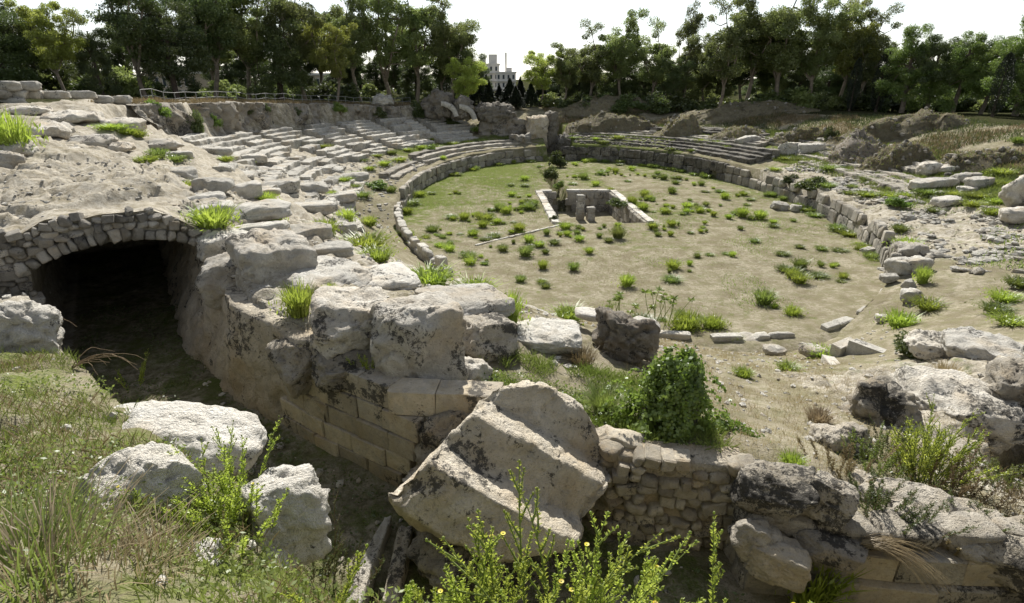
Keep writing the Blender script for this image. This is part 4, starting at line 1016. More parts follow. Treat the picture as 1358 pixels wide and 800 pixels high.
for (u, v, lab) in [(600, 146, 'curved fragment of broken vault on the rim, left of two'), (624, 150, 'curved fragment of broken vault on the rim, right of two')]:
    p = atY(u, v, 92); V = []; n = 12
    for i in range(n):
        a = i / (n - 1) * 1.35
        for r_, w in ((1.0, -.5), (1.0, .5), (1.35, .5), (1.35, -.5)):
            V.append((math.sin(a) * r_ * 2.0 - 1.6, w * 2.2, math.cos(a) * r_ * 2.0 - 1.4))
    V = np.array(V); V += .12 * np.stack([fbm(V * 1.3 + k * 9, 3, 720 + k) for k in range(3)], 1)
    F = [(i * 4 + j, i * 4 + (j + 1) % 4, i * 4 + 4 + (j + 1) % 4, i * 4 + 4 + j) for i in range(n - 1) for j in range(4)] + [(0, 1, 2, 3), (n * 4 - 1, n * 4 - 2, n * 4 - 3, n * 4 - 4)]
    o = obj('vault_fragment', mesh_np('vault_fragment', V, F), M['seat']); o.location = p; tag(o, lab, 'ruin')
for (u, v, w, h_, lab, sd) in [(580, 142, 44, 26, 'bulging rock lump above the seats near the vault fragments', 731), (612, 146, 26, 22, 'dark rock between the two vault fragments', 732), (655, 152, 50, 18, 'tumbled masonry on the rim beside the far entrance', 733), (505, 136, 30, 12, 'pale block lying by the railing', 734)]:
    p = atY(u, v, 92); k = mpp(p); rock('rim_rock', lab, 'rock', (p[0], p[1] + 1, p[2] - h_ * k * .6), (w * k, 4, h_ * k * 1.3), 'cliff' if sd < 734 else 'seat', sd, (0, 0, 0), 5, sink=0, pe=3, rough=.2)
fence = empty('railing', tuple(hit1(420, 134))); fz = np.array(fence.location); pts = []
for t in np.linspace(181, 124, 30):
    x, y = xy(t, 21.6); pts.append(np.array([x, y, H(x, y)]))
def tube(P, r, sides=6):
    P = np.array(P, float); r = np.broadcast_to(np.array(r, float), (len(P),)); n = len(P)
    T = np.gradient(P, axis=0); T /= np.linalg.norm(T, axis=1, keepdims=True) + 1e-9
    up = np.where(np.abs(T[:, 2:3]) > .9, np.array([[1., 0, 0]]), np.array([[0, 0, 1.]])); A = np.cross(T, up); A /= np.linalg.norm(A, axis=1, keepdims=True); B_ = np.cross(T, A)
    th = np.arange(sides) / sides * 2 * pi
    V = P[:, None] + r[:, None, None] * (A[:, None] * np.cos(th)[None, :, None] + B_[:, None] * np.sin(th)[None, :, None])
    F = np.array([(i * sides + j, i * sides + (j + 1) % sides, (i + 1) * sides + (j + 1) % sides, (i + 1) * sides + j) for i in range(n - 1) for j in range(sides)])
    return V.reshape(-1, 3), F
for p in pts: V, F = tube([p - fz - [0, 0, .2], p - fz + [0, 0, 1.05]], .035); obj('post', mesh_np('post', V, F), M['metal'], fence)
for hh in (.5, 1.03): V, F = tube([p - fz + [0, 0, hh] for p in pts], .03); obj('rail', mesh_np('rail', V, F), M['metal'], fence)
tag(fence, 'thin grey metal railing along the top of the left rock face', 'railing')

# ------------------------------------------------------------------ mounds and banks on the right
MOUNDS = []
def mound(name, label, u, vb, wpx, hm, dep, seed, mat='ground', rz=0, g=.22, steep=2.2, cat='mound', r_=.1):
    p = hit1(u, vb); k = mpp(p); rx = wpx * k / 2; ry = dep; p = p + np.array([0, ry * .7, 0])
    n = 44; V = []; 
    u_, v_ = np.meshgrid(np.linspace(-1.15, 1.15, n), np.linspace(-1.15, 1.15, n), indexing='ij')
    rr = np.clip((np.abs(u_) ** steep + np.abs(v_) ** steep) ** (1 / steep), 0, 2)
    z = hm * (1 - sst(.25, 1.12, rr)); V = np.stack([u_.ravel() * rx, v_.ravel() * ry, z.ravel()], 1)
    nz = fbm(V * .5 + seed, 4, seed); fv_, _j = facets(V * np.array([.8, .8, .8]) + seed, seed + 5); V[:, 2] += fv_ * .16 * hm * (rr.ravel() < 1); V[:, 2] = V[:, 2] * (1 + .5 * nz) + fbm(V * 1.6 + seed, 4, seed + 1) * .15 * hm
    V[:, :2] += .35 * np.stack([fbm(V * .5 + 9, 3, seed + 2), fbm(V * .5 + 19, 3, seed + 3)], 1) * min(rx, ry)
    rzc, rzs = cos(rz), sin(rz); gx_, gy_ = p[0] + V[:, 0] * rzc - V[:, 1] * rzs, p[1] + V[:, 0] * rzs + V[:, 1] * rzc
    W_ = np.stack([gx_ - p[0], gy_ - p[1], surf(gx_, gy_) - p[2] + V[:, 2] * (1 - sst(.9, 1.1, rr.ravel())) - .12 * sst(.8, 1.1, rr.ravel())], 1)
    o = obj(name, mesh_np(name, W_, grid_faces(n, n)), M[mat]); o.location = p; MOUNDS.append((p, W_, rr.ravel(), mat))
    V = W_
    if mat == 'ground': color_attr(o.data, 'cover', np.tile([[r_, g + .1, 0.36]], (len(V), 1)))
    return tag(o, label, cat)
def _em(*a, **k): k.setdefault('mat', 'earth'); return mound(*a, **k)
_em('earth_mound', 'steep dry earth mound right of the ruined vault ridge', 1200, 224, 96, 1.9, 2.2, 751)
_em('earth_mound', 'broad low earth mound at right behind the big blocks', 1300, 226, 136, 1.4, 2.2, 752)
_em('vault_ridge', 'stony ridge of a ruined vault climbing the right bank', 1150, 214, 74, 1.9, 3.2, 753, mat='conglomerate', rz=-.5, cat='ruin')
_em('earth_mound', 'dry rounded mound left of the ruined vault ridge', 1066, 190, 84, 1.2, 2.4, 754)
_em('earth_mound', 'small dry mound on the right terrace with dark bush beside it', 985, 186, 80, 1.2, 2.4, 755)
_em('earth_mound', 'grass-grown hummock behind the far right ledges', 905, 182, 76, 1.9, 2.6, 756, g=.45)
_em('earth_bank', 'long weedy bank right of the far entrance', 805, 178, 150, 2.0, 2.6, 757, g=.55, steep=4, cat='bank')
_em('earth_bank', 'overgrown dark earth bank topped by straw at right', 1200, 182, 190, 1.7, 2.6, 758, g=.25, steep=5, cat='bank')
_em('earth_bank', 'brown brushy bank under the trees behind the far entrance', 820, 150, 190, 1.8, 4.0, 759, g=.15, steep=4, cat='bank')
_em('earth_bank', 'brown grassy bank under the right eucalyptus row', 990, 156, 210, 1.6, 4.0, 760, g=.12, steep=4, cat='bank')

# loose blocks on the right: photo box, label
loose = [(1215, 236, 1268, 252, 'long flat stone block in the green weeds at right'), (1272, 229, 1298, 243, 'flat-topped block, left of the squared pair at right'), (1285, 235, 1318, 250, 'squared grey block, right of the pair among weeds'),
         (1222, 215, 1250, 234, 'rugged boulder left under the broad mound'), (1243, 217, 1294, 230, 'long pale boulder under the broad mound'), (1335, 225, 1385, 275, 'large pale boulder cut by the right edge'), (1332, 274, 1385, 296, 'squared block under the large boulder at the right edge'),
         (1035, 188, 1062, 206, 'stack of squared blocks on the right terrace'), (1062, 190, 1092, 204, 'flat block right of the stack on the terrace'), (1246, 262, 1275, 274, 'thin flat slab beside the rubble walk'), (1276, 248, 1296, 256, 'small pale slab in front of the squared pair'), (978, 180, 1008, 192, 'flat slab by the small dry mound'),
         (1183, 343, 1214, 365, 'square block leaning on the end of right podium wall'), (1205, 340, 1232, 362, 'sharp wedge-shaped stone beside the right podium wall end'), (1197, 322, 1230, 342, 'rough dark stone on the rubble walk by a green tuft'), (1198, 384, 1220, 400, 'pale block at the foot of the right podium wall'), (1200, 371, 1214, 384, 'small white stone balanced near the podium wall end'),
         (1145, 328, 1162, 340, 'small dark block fallen against the right podium wall'), (1168, 356, 1184, 366, 'fallen block, upper of two at the wall foot'), (1172, 364, 1190, 376, 'fallen block, lower of two at the wall foot'), (1026, 268, 1044, 280, 'block fallen at the far end of right wall'), (1048, 272, 1062, 282, 'dark block fallen on the arena edge'), (1164, 418, 1178, 428, 'small white stone by the channel tuft'),
         (1064, 460, 1098, 476, 'pale boulder near the left lip of channel'), (968, 448, 1010, 462, 'exposed pale bedrock at the near edge of arena'), (1016, 460, 1042, 472, 'small pale bedrock knob beside the bedrock at arena edge')]
hp = hits([((a + c) / 2, d - 1) for a, b_, c, d, _ in loose]); rs = np.random.RandomState(43)
for i, ((a, b_, c, d, lab), p) in enumerate(zip(loose, hp)):
    k = mpp(p); w = (c - a) * k * 1.1; hgt = max((d - b_) * k * .95, .25); dep = min(w, 1.8) * .8
    rk = 'rough' in lab or 'rugged' in lab or 'bedrock' in lab or 'boulder' in lab
    rock('stone_block' if not rk else 'boulder', lab, 'stone block' if not rk else 'boulder', p + np.array([0, dep * .3, 0]), (w, dep, hgt), 'seat' if not rk else 'lime', 800 + i, (0, rs.uniform(-.08, .08), rs.uniform(-.3, .3)), 4, sink=.12, pe=7 if not rk else 3.6, chops=4, rough=.05 if not rk else .1)

# ------------------------------------------------------------------ foliage helpers
def unit(v): return v / (np.linalg.norm(v, axis=-1, keepdims=True) + 1e-9)
def leaf_quads(C, A, size, asp, rs, fold=0.0):
    """rhombic leaves: centres C, long axes A"""
    n = len(C); A = unit(A); R = unit(rs.normal(size=(n, 3))); B_ = unit(np.cross(A, R))
    s = (np.broadcast_to(size, (n,)) * rs.uniform(.7, 1.3, n))[:, None]
    V = np.stack([C - A * s * .5, C + B_ * s * asp * .5 - A * s * .05, C + A * s * .5, C - B_ * s * asp * .5 - A * s * .05], 1)
    return V.reshape(-1, 3), np.arange(n * 4).reshape(-1, 4)
def join(parts):
    Vs, Fs, o = [], [], 0
    for V, F in parts: Vs.append(V); Fs.append(np.asarray(F) + o); o += len(V)
    return np.concatenate(Vs), np.concatenate(Fs)
def clump(c, r, n, rs, size, asp, droop=.5, shell=.55, zs=.75):
    D = unit(rs.normal(size=(n, 3))); rad = (shell + (1 - shell) * rs.rand(n)) ** 1.0 * (rs.rand(n) ** .25)
    P = c + D * (rad * r)[:, None] * np.array([1, 1, zs]); P += .18 * r * np.stack([fbm(P * 1.3 + 5 * k, 2, k) for k in range(3)], 1)
    A = unit(rs.normal(size=(n, 3)) * .8 + np.array([0, 0, -droop]) + D * .35)
    return leaf_quads(P, A, size, asp, rs)
def limb(p0, p1, r0, r1, rs, n=6, wob=.12):
    p0, p1 = np.array(p0, float), np.array(p1, float); L = np.linalg.norm(p1 - p0); k = np.linspace(0, 1, n)[:, None]
    P = p0 + (p1 - p0) * k + np.sin(k * pi) * rs.normal(size=3) * L * wob + np.sin(k * 2 * pi) * rs.normal(size=3) * L * wob * .4
    return P, tube(P, np.linspace(r0, r1, n), 6)
def eucalypt(seed, h, spread=.26, nl=6, leaves=330, size=.30, low=.28, dens=1.0):
    rs = np.random.RandomState(seed); parts = []; lv = []
    fork = h * rs.uniform(.22, .36); top = np.array([rs.uniform(-.06, .06) * h, rs.uniform(-.06, .06) * h, fork])
    P, tb = limb((0, 0, -.4), top, .020 * h, .015 * h, rs, 7, .05); parts.append(tb)
    for i in range(nl):
        a = i / nl * 2 * pi + rs.uniform(-.4, .4); ht = h * rs.uniform(.62, .93) if i else h * .95; rr = h * spread * rs.uniform(.35, 1.0) * (0.25 if i == 0 else 1)
        e = np.array([cos(a) * rr, sin(a) * rr, ht]); st = P[-1] if i % 2 else P[-2]
        Q, tb = limb(st, e, .011 * h, .004 * h, rs, 8, .07); parts.append(tb)
        for k in rs.randint(2, 8, 4):
            if Q[k][2] > h * low: lv.append(clump(Q[k] + rs.normal(size=3) * .02 * h, h * rs.uniform(.05, .09), int(leaves * dens * .8), rs, size, .36, .7))
        for j in range(7):
            k = rs.randint(2, 8); b_ = Q[k]; a2 = rs.uniform(0, 2 * pi); l2 = h * rs.uniform(.07, .16)
            e2 = b_ + np.array([cos(a2) * l2, sin(a2) * l2, rs.uniform(-.02, .09) * h])
            if e2[2] < h * low: continue
            _, tb = limb(b_, e2, .006 * h, .002 * h, rs, 4, .1); parts.append(tb)
            r = h * rs.uniform(.060, .110); lv.append(clump(e2, r, int(leaves * dens * rs.uniform(.6, 1.2)), rs, size, .36, .7))
        lv.append(clump(Q[-1], h * rs.uniform(.07, .11), int(leaves * dens), rs, size, .36, .7))
    return join(parts), join(lv)
def pine(seed, h, rx=.36, leaves=260, size=.26, flat=.55, low=.35, nc=62):
    rs = np.random.RandomState(seed); parts = []; lv = []
    P, tb = limb((0, 0, -.4), (rs.uniform(-.05, .05) * h, 0, h * .8), .028 * h, .010 * h, rs, 9, .03); parts.append(tb)
    for i in range(nc):
        d = unit(rs.normal(size=3)); d[2] = abs(d[2]) * 1.0 - .35 * rs.rand(); rr = rs.uniform(.62, 1.0)
        c = np.array([d[0] * rx * h, d[1] * rx * h, d[2] * h * (1 - low) * flat]) * rr + np.array([0, 0, h * (low + (1 - low) * (1 - flat) * .98)])
        if i < 14:
            _, tb = limb(P[rs.randint(4, 8)], c, .008 * h, .003 * h, rs, 5, .08); parts.append(tb)
        lv.append(clump(c, h * rs.uniform(.065, .105), leaves, rs, size, .30, -.1, .6, .7))
    return join(parts), join(lv)
def cypress(seed, h, rx=.11, leaves=9000, size=.24, cone=False):
    rs = np.random.RandomState(seed); _, tb = limb((0, 0, -.3), (0, 0, h * .9), .02 * h, .004 * h, rs, 5, .01)
    k = rs.rand(leaves) ** .8; a = rs.uniform(0, 2 * pi, leaves)
    rad = rx * h * ((1 - k) ** .9 * 1.15 if cone else np.sin(np.clip(k * .94 + .06, 0, 1) * pi) ** .55)
    rad = rad * (1 + .35 * fbm(np.stack([np.cos(a) * 2, np.sin(a) * 2, k * 9], 1), 3, seed)) * (rs.rand(leaves) ** .35)
    C = np.stack([np.cos(a) * rad, np.sin(a) * rad, h * (.04 + .96 * k)], 1)
    A = np.stack([np.cos(a) * .5, np.sin(a) * .5, np.full(leaves, .9 if not cone else -.2)], 1) + rs.normal(size=(leaves, 3)) * .3
    return tb, leaf_quads(C, A, size, .4, rs)
def bush(seed, nc=16, leaves=170, size=.10, asp=.45, zs=.8):
    rs = np.random.RandomState(seed); lv = []; parts = []
    for i in range(nc):
        d = unit(rs.normal(size=3)); d[2] = abs(d[2]); c = d * np.array([.42, .42, .55]) * rs.uniform(.3, 1) + np.array([0, 0, .12])
        lv.append(clump(c, rs.uniform(.18, .30), leaves, rs, size, asp, -.2, .5, zs))
        if i < 6: _, tb = limb((0, 0, -.1), c, .02, .006, rs, 4, .1); parts.append(tb)
    return join(parts), join(lv)
class Kind:
    """one plant form: a crown mesh per leaf material, shared by all its copies"""
    def __init__(self, data, bark, names=('trunk', 'crown'), unit_h=1.0):
        (tv, tf), (lv, lf) = data; self.t = mesh_np(names[0], tv, tf); self.t.materials.append(M[bark]); self.lv, self.lf = lv, lf; self.l = {}; self.names = names; self.h = unit_h
    def place(self, name, p, h, mat, label, cat, group=None, rz=0, wide=1.0, tilt=(0, 0)):
        if 0 not in self.l: self.l[0] = mesh_np(self.names[1], self.lv, self.lf, False); self.l[0].materials.append(M[mat])
        e = empty(name, tuple(p), rz); e.rotation_euler = (tilt[0], tilt[1], rz); s = h / self.h
        for nme, me in ((self.names[0], self.t), (self.names[1], self.l[0])):
            o = bpy.data.objects.new(nme, me); COL.objects.link(o); o.parent = e; o.scale = (s * wide, s * wide, s)
            if me is self.l[0]: o.material_slots[0].link = 'OBJECT'; o.material_slots[0].material = M[mat]
        return tag(e, label, cat, group)
UH = 15.0
EU = [Kind(eucalypt(900 + i, UH, (.24, .28, .20, .30)[i], (6, 7, 5, 7)[i], 430, .31, (.22, .14, .32, .10)[i], (1, 1.2, .8, 1.25)[i]), 'bark', unit_h=UH) for i in range(4)]
PI_ = [Kind(pine(920 + i, UH, (.30, .36)[i], 480, .30, (.85, .7)[i], (.14, .22)[i], 84), 'bark', unit_h=UH) for i in range(2)]
DK_ = [Kind(pine(930 + i, UH, (.24, .28)[i], 400, .31, (.9, .85)[i], .10, 84), 'barkdark', unit_h=UH) for i in range(2)]
CY_ = [Kind(cypress(940, UH), 'barkdark', unit_h=UH), Kind(cypress(941, UH, .22, 9000, .62, True), 'barkdark', unit_h=UH)]
BU = [Kind(bush(950 + i), 'twig', ('stem', 'foliage')) for i in range(3)]

# ------------------------------------------------------------------ trees: photo column of the trunk, distance, photo row of the top
def tree(u, y, vtop, kind, mat, label, name='eucalyptus_tree', wide=1.0, rz=None, group=None, hmax=22):
    # the trunk stands at the column where its foot would be seen
    x = (u - 679) / FPX * (y * c_ + 2.5 * s_); 
    zg = H(x, y); pt = atY(u, vtop, y); h = min(pt[2] - zg, hmax)
    return kind.place(name, (x, y, zg), h, mat, label, 'tree', group, random.uniform(0, 6.28) if rz is None else rz, wide)
tree(12, 62, -30, DK_[0], 'pine', 'dense dark tree at the left edge of the photo', 'evergreen_tree', 1.2)
tree(58, 66, -20, DK_[1], 'pine', 'dense dark tree, second from the left edge', 'evergreen_tree', 1.1)
tree(92, 64, 5, EU[3], 'euclight', 'sunlit yellow-green tree near the left edge', wide=1.0)
tree(140, 66, 18, DK_[0], 'pine', 'dark narrow-crowned tree above the corner wall', 'evergreen_tree', .85)
tree(196, 70, -40, EU[2], 'pine', 'tall dark tree right of the gap of sky at left', 'evergreen_tree', 1.2)
tree(236, 72, -30, DK_[1], 'pine', 'broad dark tree in front of the low house', 'evergreen_tree', 1.1)
tree(285, 80, -50, EU[1], 'pine', 'tall dark eucalyptus left of the railing start')
tree(330, 84, -35, EU[3], 'euc', 'dense eucalyptus behind the left end of railing', wide=1.1)
tree(372, 86, -20, DK_[0], 'pine', 'dark crowned tree behind the railing middle', 'evergreen_tree', 1.1)
tree(405, 90, -40, EU[0], 'euc', 'tall eucalyptus with drooping crown behind the railing')
tree(446, 88, 30, EU[3], 'euclight', 'light green weeping eucalyptus behind the railing', wide=1.0)
tree(478, 100, -10, EU[1], 'euc', 'eucalyptus at the left of the tall airy group', wide=.9)
tree(520, 104, -30, EU[2], 'euc', 'tall airy eucalyptus with bare white limbs, middle of group', wide=1.1)
tree(552, 106, -25, EU[0], 'euc', 'tall airy eucalyptus right of the white-limbed one')
tree(600, 104, 0, EU[1], 'euc', 'rightmost tall eucalyptus left of the distant apartment block', wide=.95)
tree(618, 100, 78, EU[3], 'euclight', 'low sunlit eucalyptus under the rightmost tall one', wide=1.1)
for u, v, y, k in [(634, 98, 112, 1), (648, 106, 109, 1), (662, 112, 114, 1), (676, 104, 111, 1), (690, 102, 118, 1), (704, 110, 112, 1), (592, 92, 116, 0), (718, 100, 118, 1), (640, 112, 118, 0), (684, 114, 108, 1), (622, 104, 116, 1)]:
    tree(u, y, v, CY_[k], 'cypress', 'dark small conifer in the gap before the apartment block', 'conifer', random.uniform(1.3, 2.1), None, 'dark conifers in the gap')
tree(715, 112, 70, EU[3], 'euclight', 'low yellow-green eucalyptus right of the gap', wide=1.2)
tree(748, 112, 62, EU[1], 'euc', 'round-topped eucalyptus, first of the right row')
tree(783, 114, 36, EU[0], 'euc', 'eucalyptus with wide crown, second of the right row', wide=1.1)
tree(826, 114, 22, EU[1], 'euc', 'tallest full eucalyptus left of the bare-topped one')
tree(866, 112, 34, EU[0], 'euc', 'eucalyptus right beside the tallest full one')
tree(905, 110, 8, EU[2], 'euc', 'thin bare-topped eucalyptus against the white sky', wide=.6)
tree(895, 106, 78, EU[3], 'pine', 'low dark eucalyptus under the bare-topped one', wide=1.1)
tree(955, 100, 4, EU[0], 'euc', 'tall eucalyptus, leftmost of the big right group')
tree(992, 102, -18, EU[1], 'euc', 'tall eucalyptus, second of the big right group')
tree(1032, 100, -22, EU[0], 'euc', 'tallest eucalyptus in the middle of the big right group', wide=1.1)
tree(1075, 98, 0, EU[3], 'euc', 'leafy eucalyptus, fourth of the big right group')
tree(1110, 98, 6, EU[1], 'euclight', 'sunlit eucalyptus with leaning limbs in the right group', wide=1.0)
tree(1145, 96, 18, EU[0], 'euc', 'rightmost eucalyptus of the big right group')
tree(1165, 88, 66, CY_[0], 'cypress', 'black narrow cypress between eucalyptus and pines', 'cypress_tree', 1.3)
tree(1130, 90, 76, CY_[0], 'cypress', 'smaller black cypress left of the tall cypress', 'cypress_tree', 1.1)
tree(1200, 86, 28, PI_[0], 'pinelight', 'full green pine, leftmost of the right pines', 'pine_tree', 1.1)
tree(1236, 84, 32, PI_[1], 'pine', 'pine with pale leaning trunk at right', 'pine_tree', .95)
tree(1268, 82, 38, PI_[0], 'pinelight', 'green pine in the middle of the right pines', 'pine_tree', 1.05)
tree(1305, 80, 36, PI_[1], 'pinelight', 'round pine, second from the right edge', 'pine_tree', 1.0)
tree(1352, 74, 10, PI_[0], 'pinelight', 'tall pine at the right edge of the photo', 'pine_tree', 1.15)
tree(1322, 72, 70, CY_[0], 'cypress', 'dark cypress before the pines near the right edge', 'cypress_tree', 1.3)
tree(1400, 72, 0, PI_[0], 'pinelight', 'tall pine just past the right edge', 'pine_tree', 1.1)
# the second row and the dark undergrowth behind
rs = np.random.RandomState(51)
for u in list(range(-30, 470, 38)) + list(range(470, 630, 30)) + list(range(740, 1420, 27)):
    left = u < 640; y = (84 if u < 300 else 112) + rs.uniform(0, 8) if left else 118 - (u - 700) * .028 + rs.uniform(0, 6)
    vt = rs.uniform(8, 50) if u < 460 else (rs.uniform(40, 75) if left else rs.uniform(45, 80))
    tree(u + rs.uniform(-10, 10), y, vt, [DK_[0], EU[3], DK_[1], EU[1]][rs.randint(4)], ['pine', 'euc', 'pine'][rs.randint(3)], 'dark tree in the second row behind the front trees', 'evergreen_tree', rs.uniform(1.0, 1.35), None, 'second row of trees')
for u in list(range(-40, 610, 40)) + list(range(745, 1440, 36)):
    tree(u + rs.uniform(-8, 8), 136 + rs.uniform(0, 10), rs.uniform(74, 92), DK_[rs.randint(2)], 'pine', 'dark tree in the hindmost row, seen between the trunks', 'evergreen_tree', rs.uniform(1.7, 2.3), None, 'hindmost row of trees')
for u in list(range(-20, 620, 28)) + list(range(726, 1420, 19)):
    left = u < 640; y = (70 if u < 180 else 84 if u < 300 else 96 if u < 480 else 108) + rs.uniform(-2, 3) if left else 112 - (u - 700) * .042 + rs.uniform(-2, 3)
    x = (u - 679) / FPX * (y * c_ + 2.5 * s_); z = H(x, y)
    BU[rs.randint(3)].place('undergrowth_bush', (x, y, z - .2), rs.uniform(2.4, 5.0), ['pine', 'shrub', 'euc', 'pine'][rs.randint(4)], 'dark bush in the undergrowth at the foot of the trees', 'bush', 'undergrowth bushes', rs.uniform(0, 6), rs.uniform(1.0, 1.5))

# ------------------------------------------------------------------ distant buildings
def box_mesh(x0, x1, y0, y1, z0, z1):
    V = [(x, y, z) for x in (x0, x1) for y in (y0, y1) for z in (z0, z1)]
    F = [(0, 1, 3, 2), (4, 6, 7, 5), (0, 4, 5, 1), (2, 3, 7, 6), (0, 2, 6, 4), (1, 5, 7, 3)]
    return mesh_np('wall', V, F, False)
def building(label, u0, v0, u1, vb, y, floors, cols, mat, roofbits=(), depth=12):
    a, b_ = atY(u0, v0, y), atY(u1, vb, y); o = empty('apartment_building', ((a[0] + b_[0]) / 2, y, min(a[2], b_[2])))
    w = b_[0] - a[0]; h = a[2] - o.location[2]
    obj('wall', box_mesh(-w / 2, w / 2, 0, depth, 0, h), M[mat], o)
    fh = h / floors; cw_ = w / cols
    for f in range(floors):
        sl_ = obj('floor_slab', box_mesh(-w / 2 - .4, w / 2 + .4, -1.0, -.002, f * fh - .12, f * fh + .1), M['plaster'], o)
        for c in range(cols):
            x0 = -w / 2 + cw_ * (c + .25); wn_ = obj('window', box_mesh(x0, x0 + cw_ * .5, -.10, .3, f * fh + fh * .22, f * fh + fh * .82), M['plaster'], o)
            obj('pane', box_mesh(x0 + cw_ * .06, x0 + cw_ * .44, -.13, -.104, f * fh + fh * .27, f * fh + fh * .78), M['glass'], wn_)
    rf_ = obj('roof', box_mesh(-w / 2 - .3, w / 2 + .3, -.3, depth + .3, h, h + .5), M['plaster'], o)
    for (p0, p1, hh) in roofbits: obj('stair_head', box_mesh(-w / 2 + w * p0, -w / 2 + w * p1, 2, 7, h + .5, h + .5 + hh), M[mat], rf_)
    return tag(o, label, 'building')
building('tall pale apartment block in the gap between the trees', 634, 86, 662, 150, 260, 6, 4, 'plaster', ((.1, .35, 2.4), (.5, .9, 3.6)))
building('lower white apartment block in the gap, right of the taller one', 658, 97, 684, 150, 240, 5, 4, 'plaster', ((.5, .8, 1.5),))
building('warm-coloured block behind the tall eucalyptus group', 528, 84, 552, 150, 200, 5, 3, 'plasterwarm')
building('low house with pale windows behind the dark trees at left', 192, 98, 268, 142, 118, 2, 7, 'plasterwarm', depth=8)
building('pale house glimpsed between the trunks behind railing', 396, 100, 440, 142, 150, 2, 4, 'plasterwarm', depth=8)
p = atY(671, 112, 250); V, F = tube([(0, 0, -8), (0, 0, 12)], .35, 8); tw = obj('mast', mesh_np('mast', V, F), M['plaster']); tw.location = p; tag(tw, 'thin pale mast beside the distant apartment blocks', 'mast')

# ------------------------------------------------------------------ weed tufts
def blades(n, rs, h=1.0, spread=.55, w=.035, lean=.5, seg=3, base=.22):
    a = rs.uniform(0, 2 * pi, n); r0 = base * np.sqrt(rs.rand(n)); L = h * rs.uniform(.5, 1.05, n); ln = lean * rs.rand(n) ** .7; az = a + rs.normal(size=n) * .5
    V = []; side = np.stack([-np.sin(az), np.cos(az), np.zeros(n)], 1)
    b0 = np.stack([np.cos(a) * r0, np.sin(a) * r0, np.zeros(n)], 1)
    for k in range(seg + 1):
        f = k / seg; P = b0 + np.stack([np.cos(az) * L * ln * f ** 1.6, np.sin(az) * L * ln * f ** 1.6, L * (f - .28 * ln * f * f)], 1)
        ww = (w * (1 - f) ** .7 + .004)
        V += [P - side * ww / 2, P + side * ww / 2]
    V = np.stack(V, 1); m = 2 * (seg + 1); base_i = np.arange(n) * m
    F = np.concatenate([np.stack([base_i + 2 * k, base_i + 2 * k + 1, base_i + 2 * k + 3, base_i + 2 * k + 2], 1) for k in range(seg)])
    return V.reshape(-1, 3), F
def sprig_stem(rs, h, leaves=70, side=8, lsize=.045):
    """an upright leafy stem with short side branches"""
    bend = rs.normal(size=2) * .12 * h; parts = []; lv = []; tips = []
    def axis(P0, dirv, L, n, sz):
        k = np.linspace(0, 1, 8)[:, None]; P = P0 + dirv * L * k + np.array([bend[0], bend[1], 0]) * k ** 2 * L / h * .8
        parts.append(tube(P, np.linspace(.006, .002, 8) * h / .7, 5))
        t = rs.uniform(.06, 1, n); C = np.stack([np.interp(t, k[:, 0], P[:, i]) for i in range(3)], 1)
        a = rs.uniform(0, 2 * pi, n); D = unit(np.stack([np.cos(a), np.sin(a), rs.uniform(.3, 1.1, n)], 1)); s = sz * (1.15 - .5 * t)
        lv.append(leaf_quads(C + D * (s * .5)[:, None], D, s, .34, rs)); tips.append(P[-1]); return P
    P = axis(np.zeros(3), np.array([0, 0, 1.]), h, leaves, lsize)
    for i in range(side):
        f = .25 + .65 * i / side; a = rs.uniform(0, 2 * pi); b0 = np.array([np.interp(f, np.linspace(0, 1, 8), P[:, j]) for j in range(3)])
        axis(b0, unit(np.array([cos(a) * .55, sin(a) * .55, 1.0])), h * rs.uniform(.16, .32) * (1.1 - .5 * f), int(leaves * .35), lsize * .8)
    return parts, lv, tips
def sprig_plant(rs, stems, h, spread, leaves=70, side=8, lsize=.045):
    sp, lp, tips = [], [], []
    for i in range(stems):
        q, l, t = sprig_stem(rs, h * rs.uniform(.65, 1.05), leaves, side, lsize); off = np.array([*(rs.normal(size=2) * spread * .45), 0]); tl = rs.normal(size=2) * .16 + off[:2] * .55 / max(spread, .01)
        def mv(V): W_ = V.copy(); W_[:, :2] += W_[:, 2:3] * tl; return W_ + off
        sp += [(mv(V), F) for V, F in q]; lp += [(mv(V), F) for V, F in l]; tips += [mv(np.array([x]))[0] for x in t]
    return join(sp), join(lp), np.array(tips)
TUFT = []
for i in range(5):
    rs = np.random.RandomState(970 + i); V1 = blades(230, rs, 1.0, .5, .05, .75, 3, .30); C = []
    # small side leaves make it a leafy herb rather than plain grass
    P = rs.normal(size=(330, 3)) * np.array([.26, .26, .0]) ; P[:, 2] = rs.uniform(.1, .85, 330) * (1 - .6 * np.hypot(P[:, 0], P[:, 1])); P[:, :2] *= 1 + P[:, 2:3] * .6
    V2 = leaf_quads(P, rs.normal(size=(330, 3)) * .5 + np.array([0, 0, 1.]), .16, .3, rs)
    TUFT.append(mesh_np('weed_tuft', *join([V1, V2]), False))
TM = {}
def tuft(p, w, h, label, group=None, mat='weed', name='weed_tuft'):
    i = random.randrange(5)
    if not TUFT[i].materials: TUFT[i].materials.append(M['weed'])
    o = bpy.data.objects.new(name, TUFT[i]); o.material_slots[0].link = 'OBJECT'; o.material_slots[0].material = M[mat]; COL.objects.link(o); o.location = tuple(p); o.scale = (w * 1.05, w * 1.05, h * 1.1); o.rotation_euler = (0, 0, random.uniform(0, 6.3))
    return tag(o, label, 'weed', group)
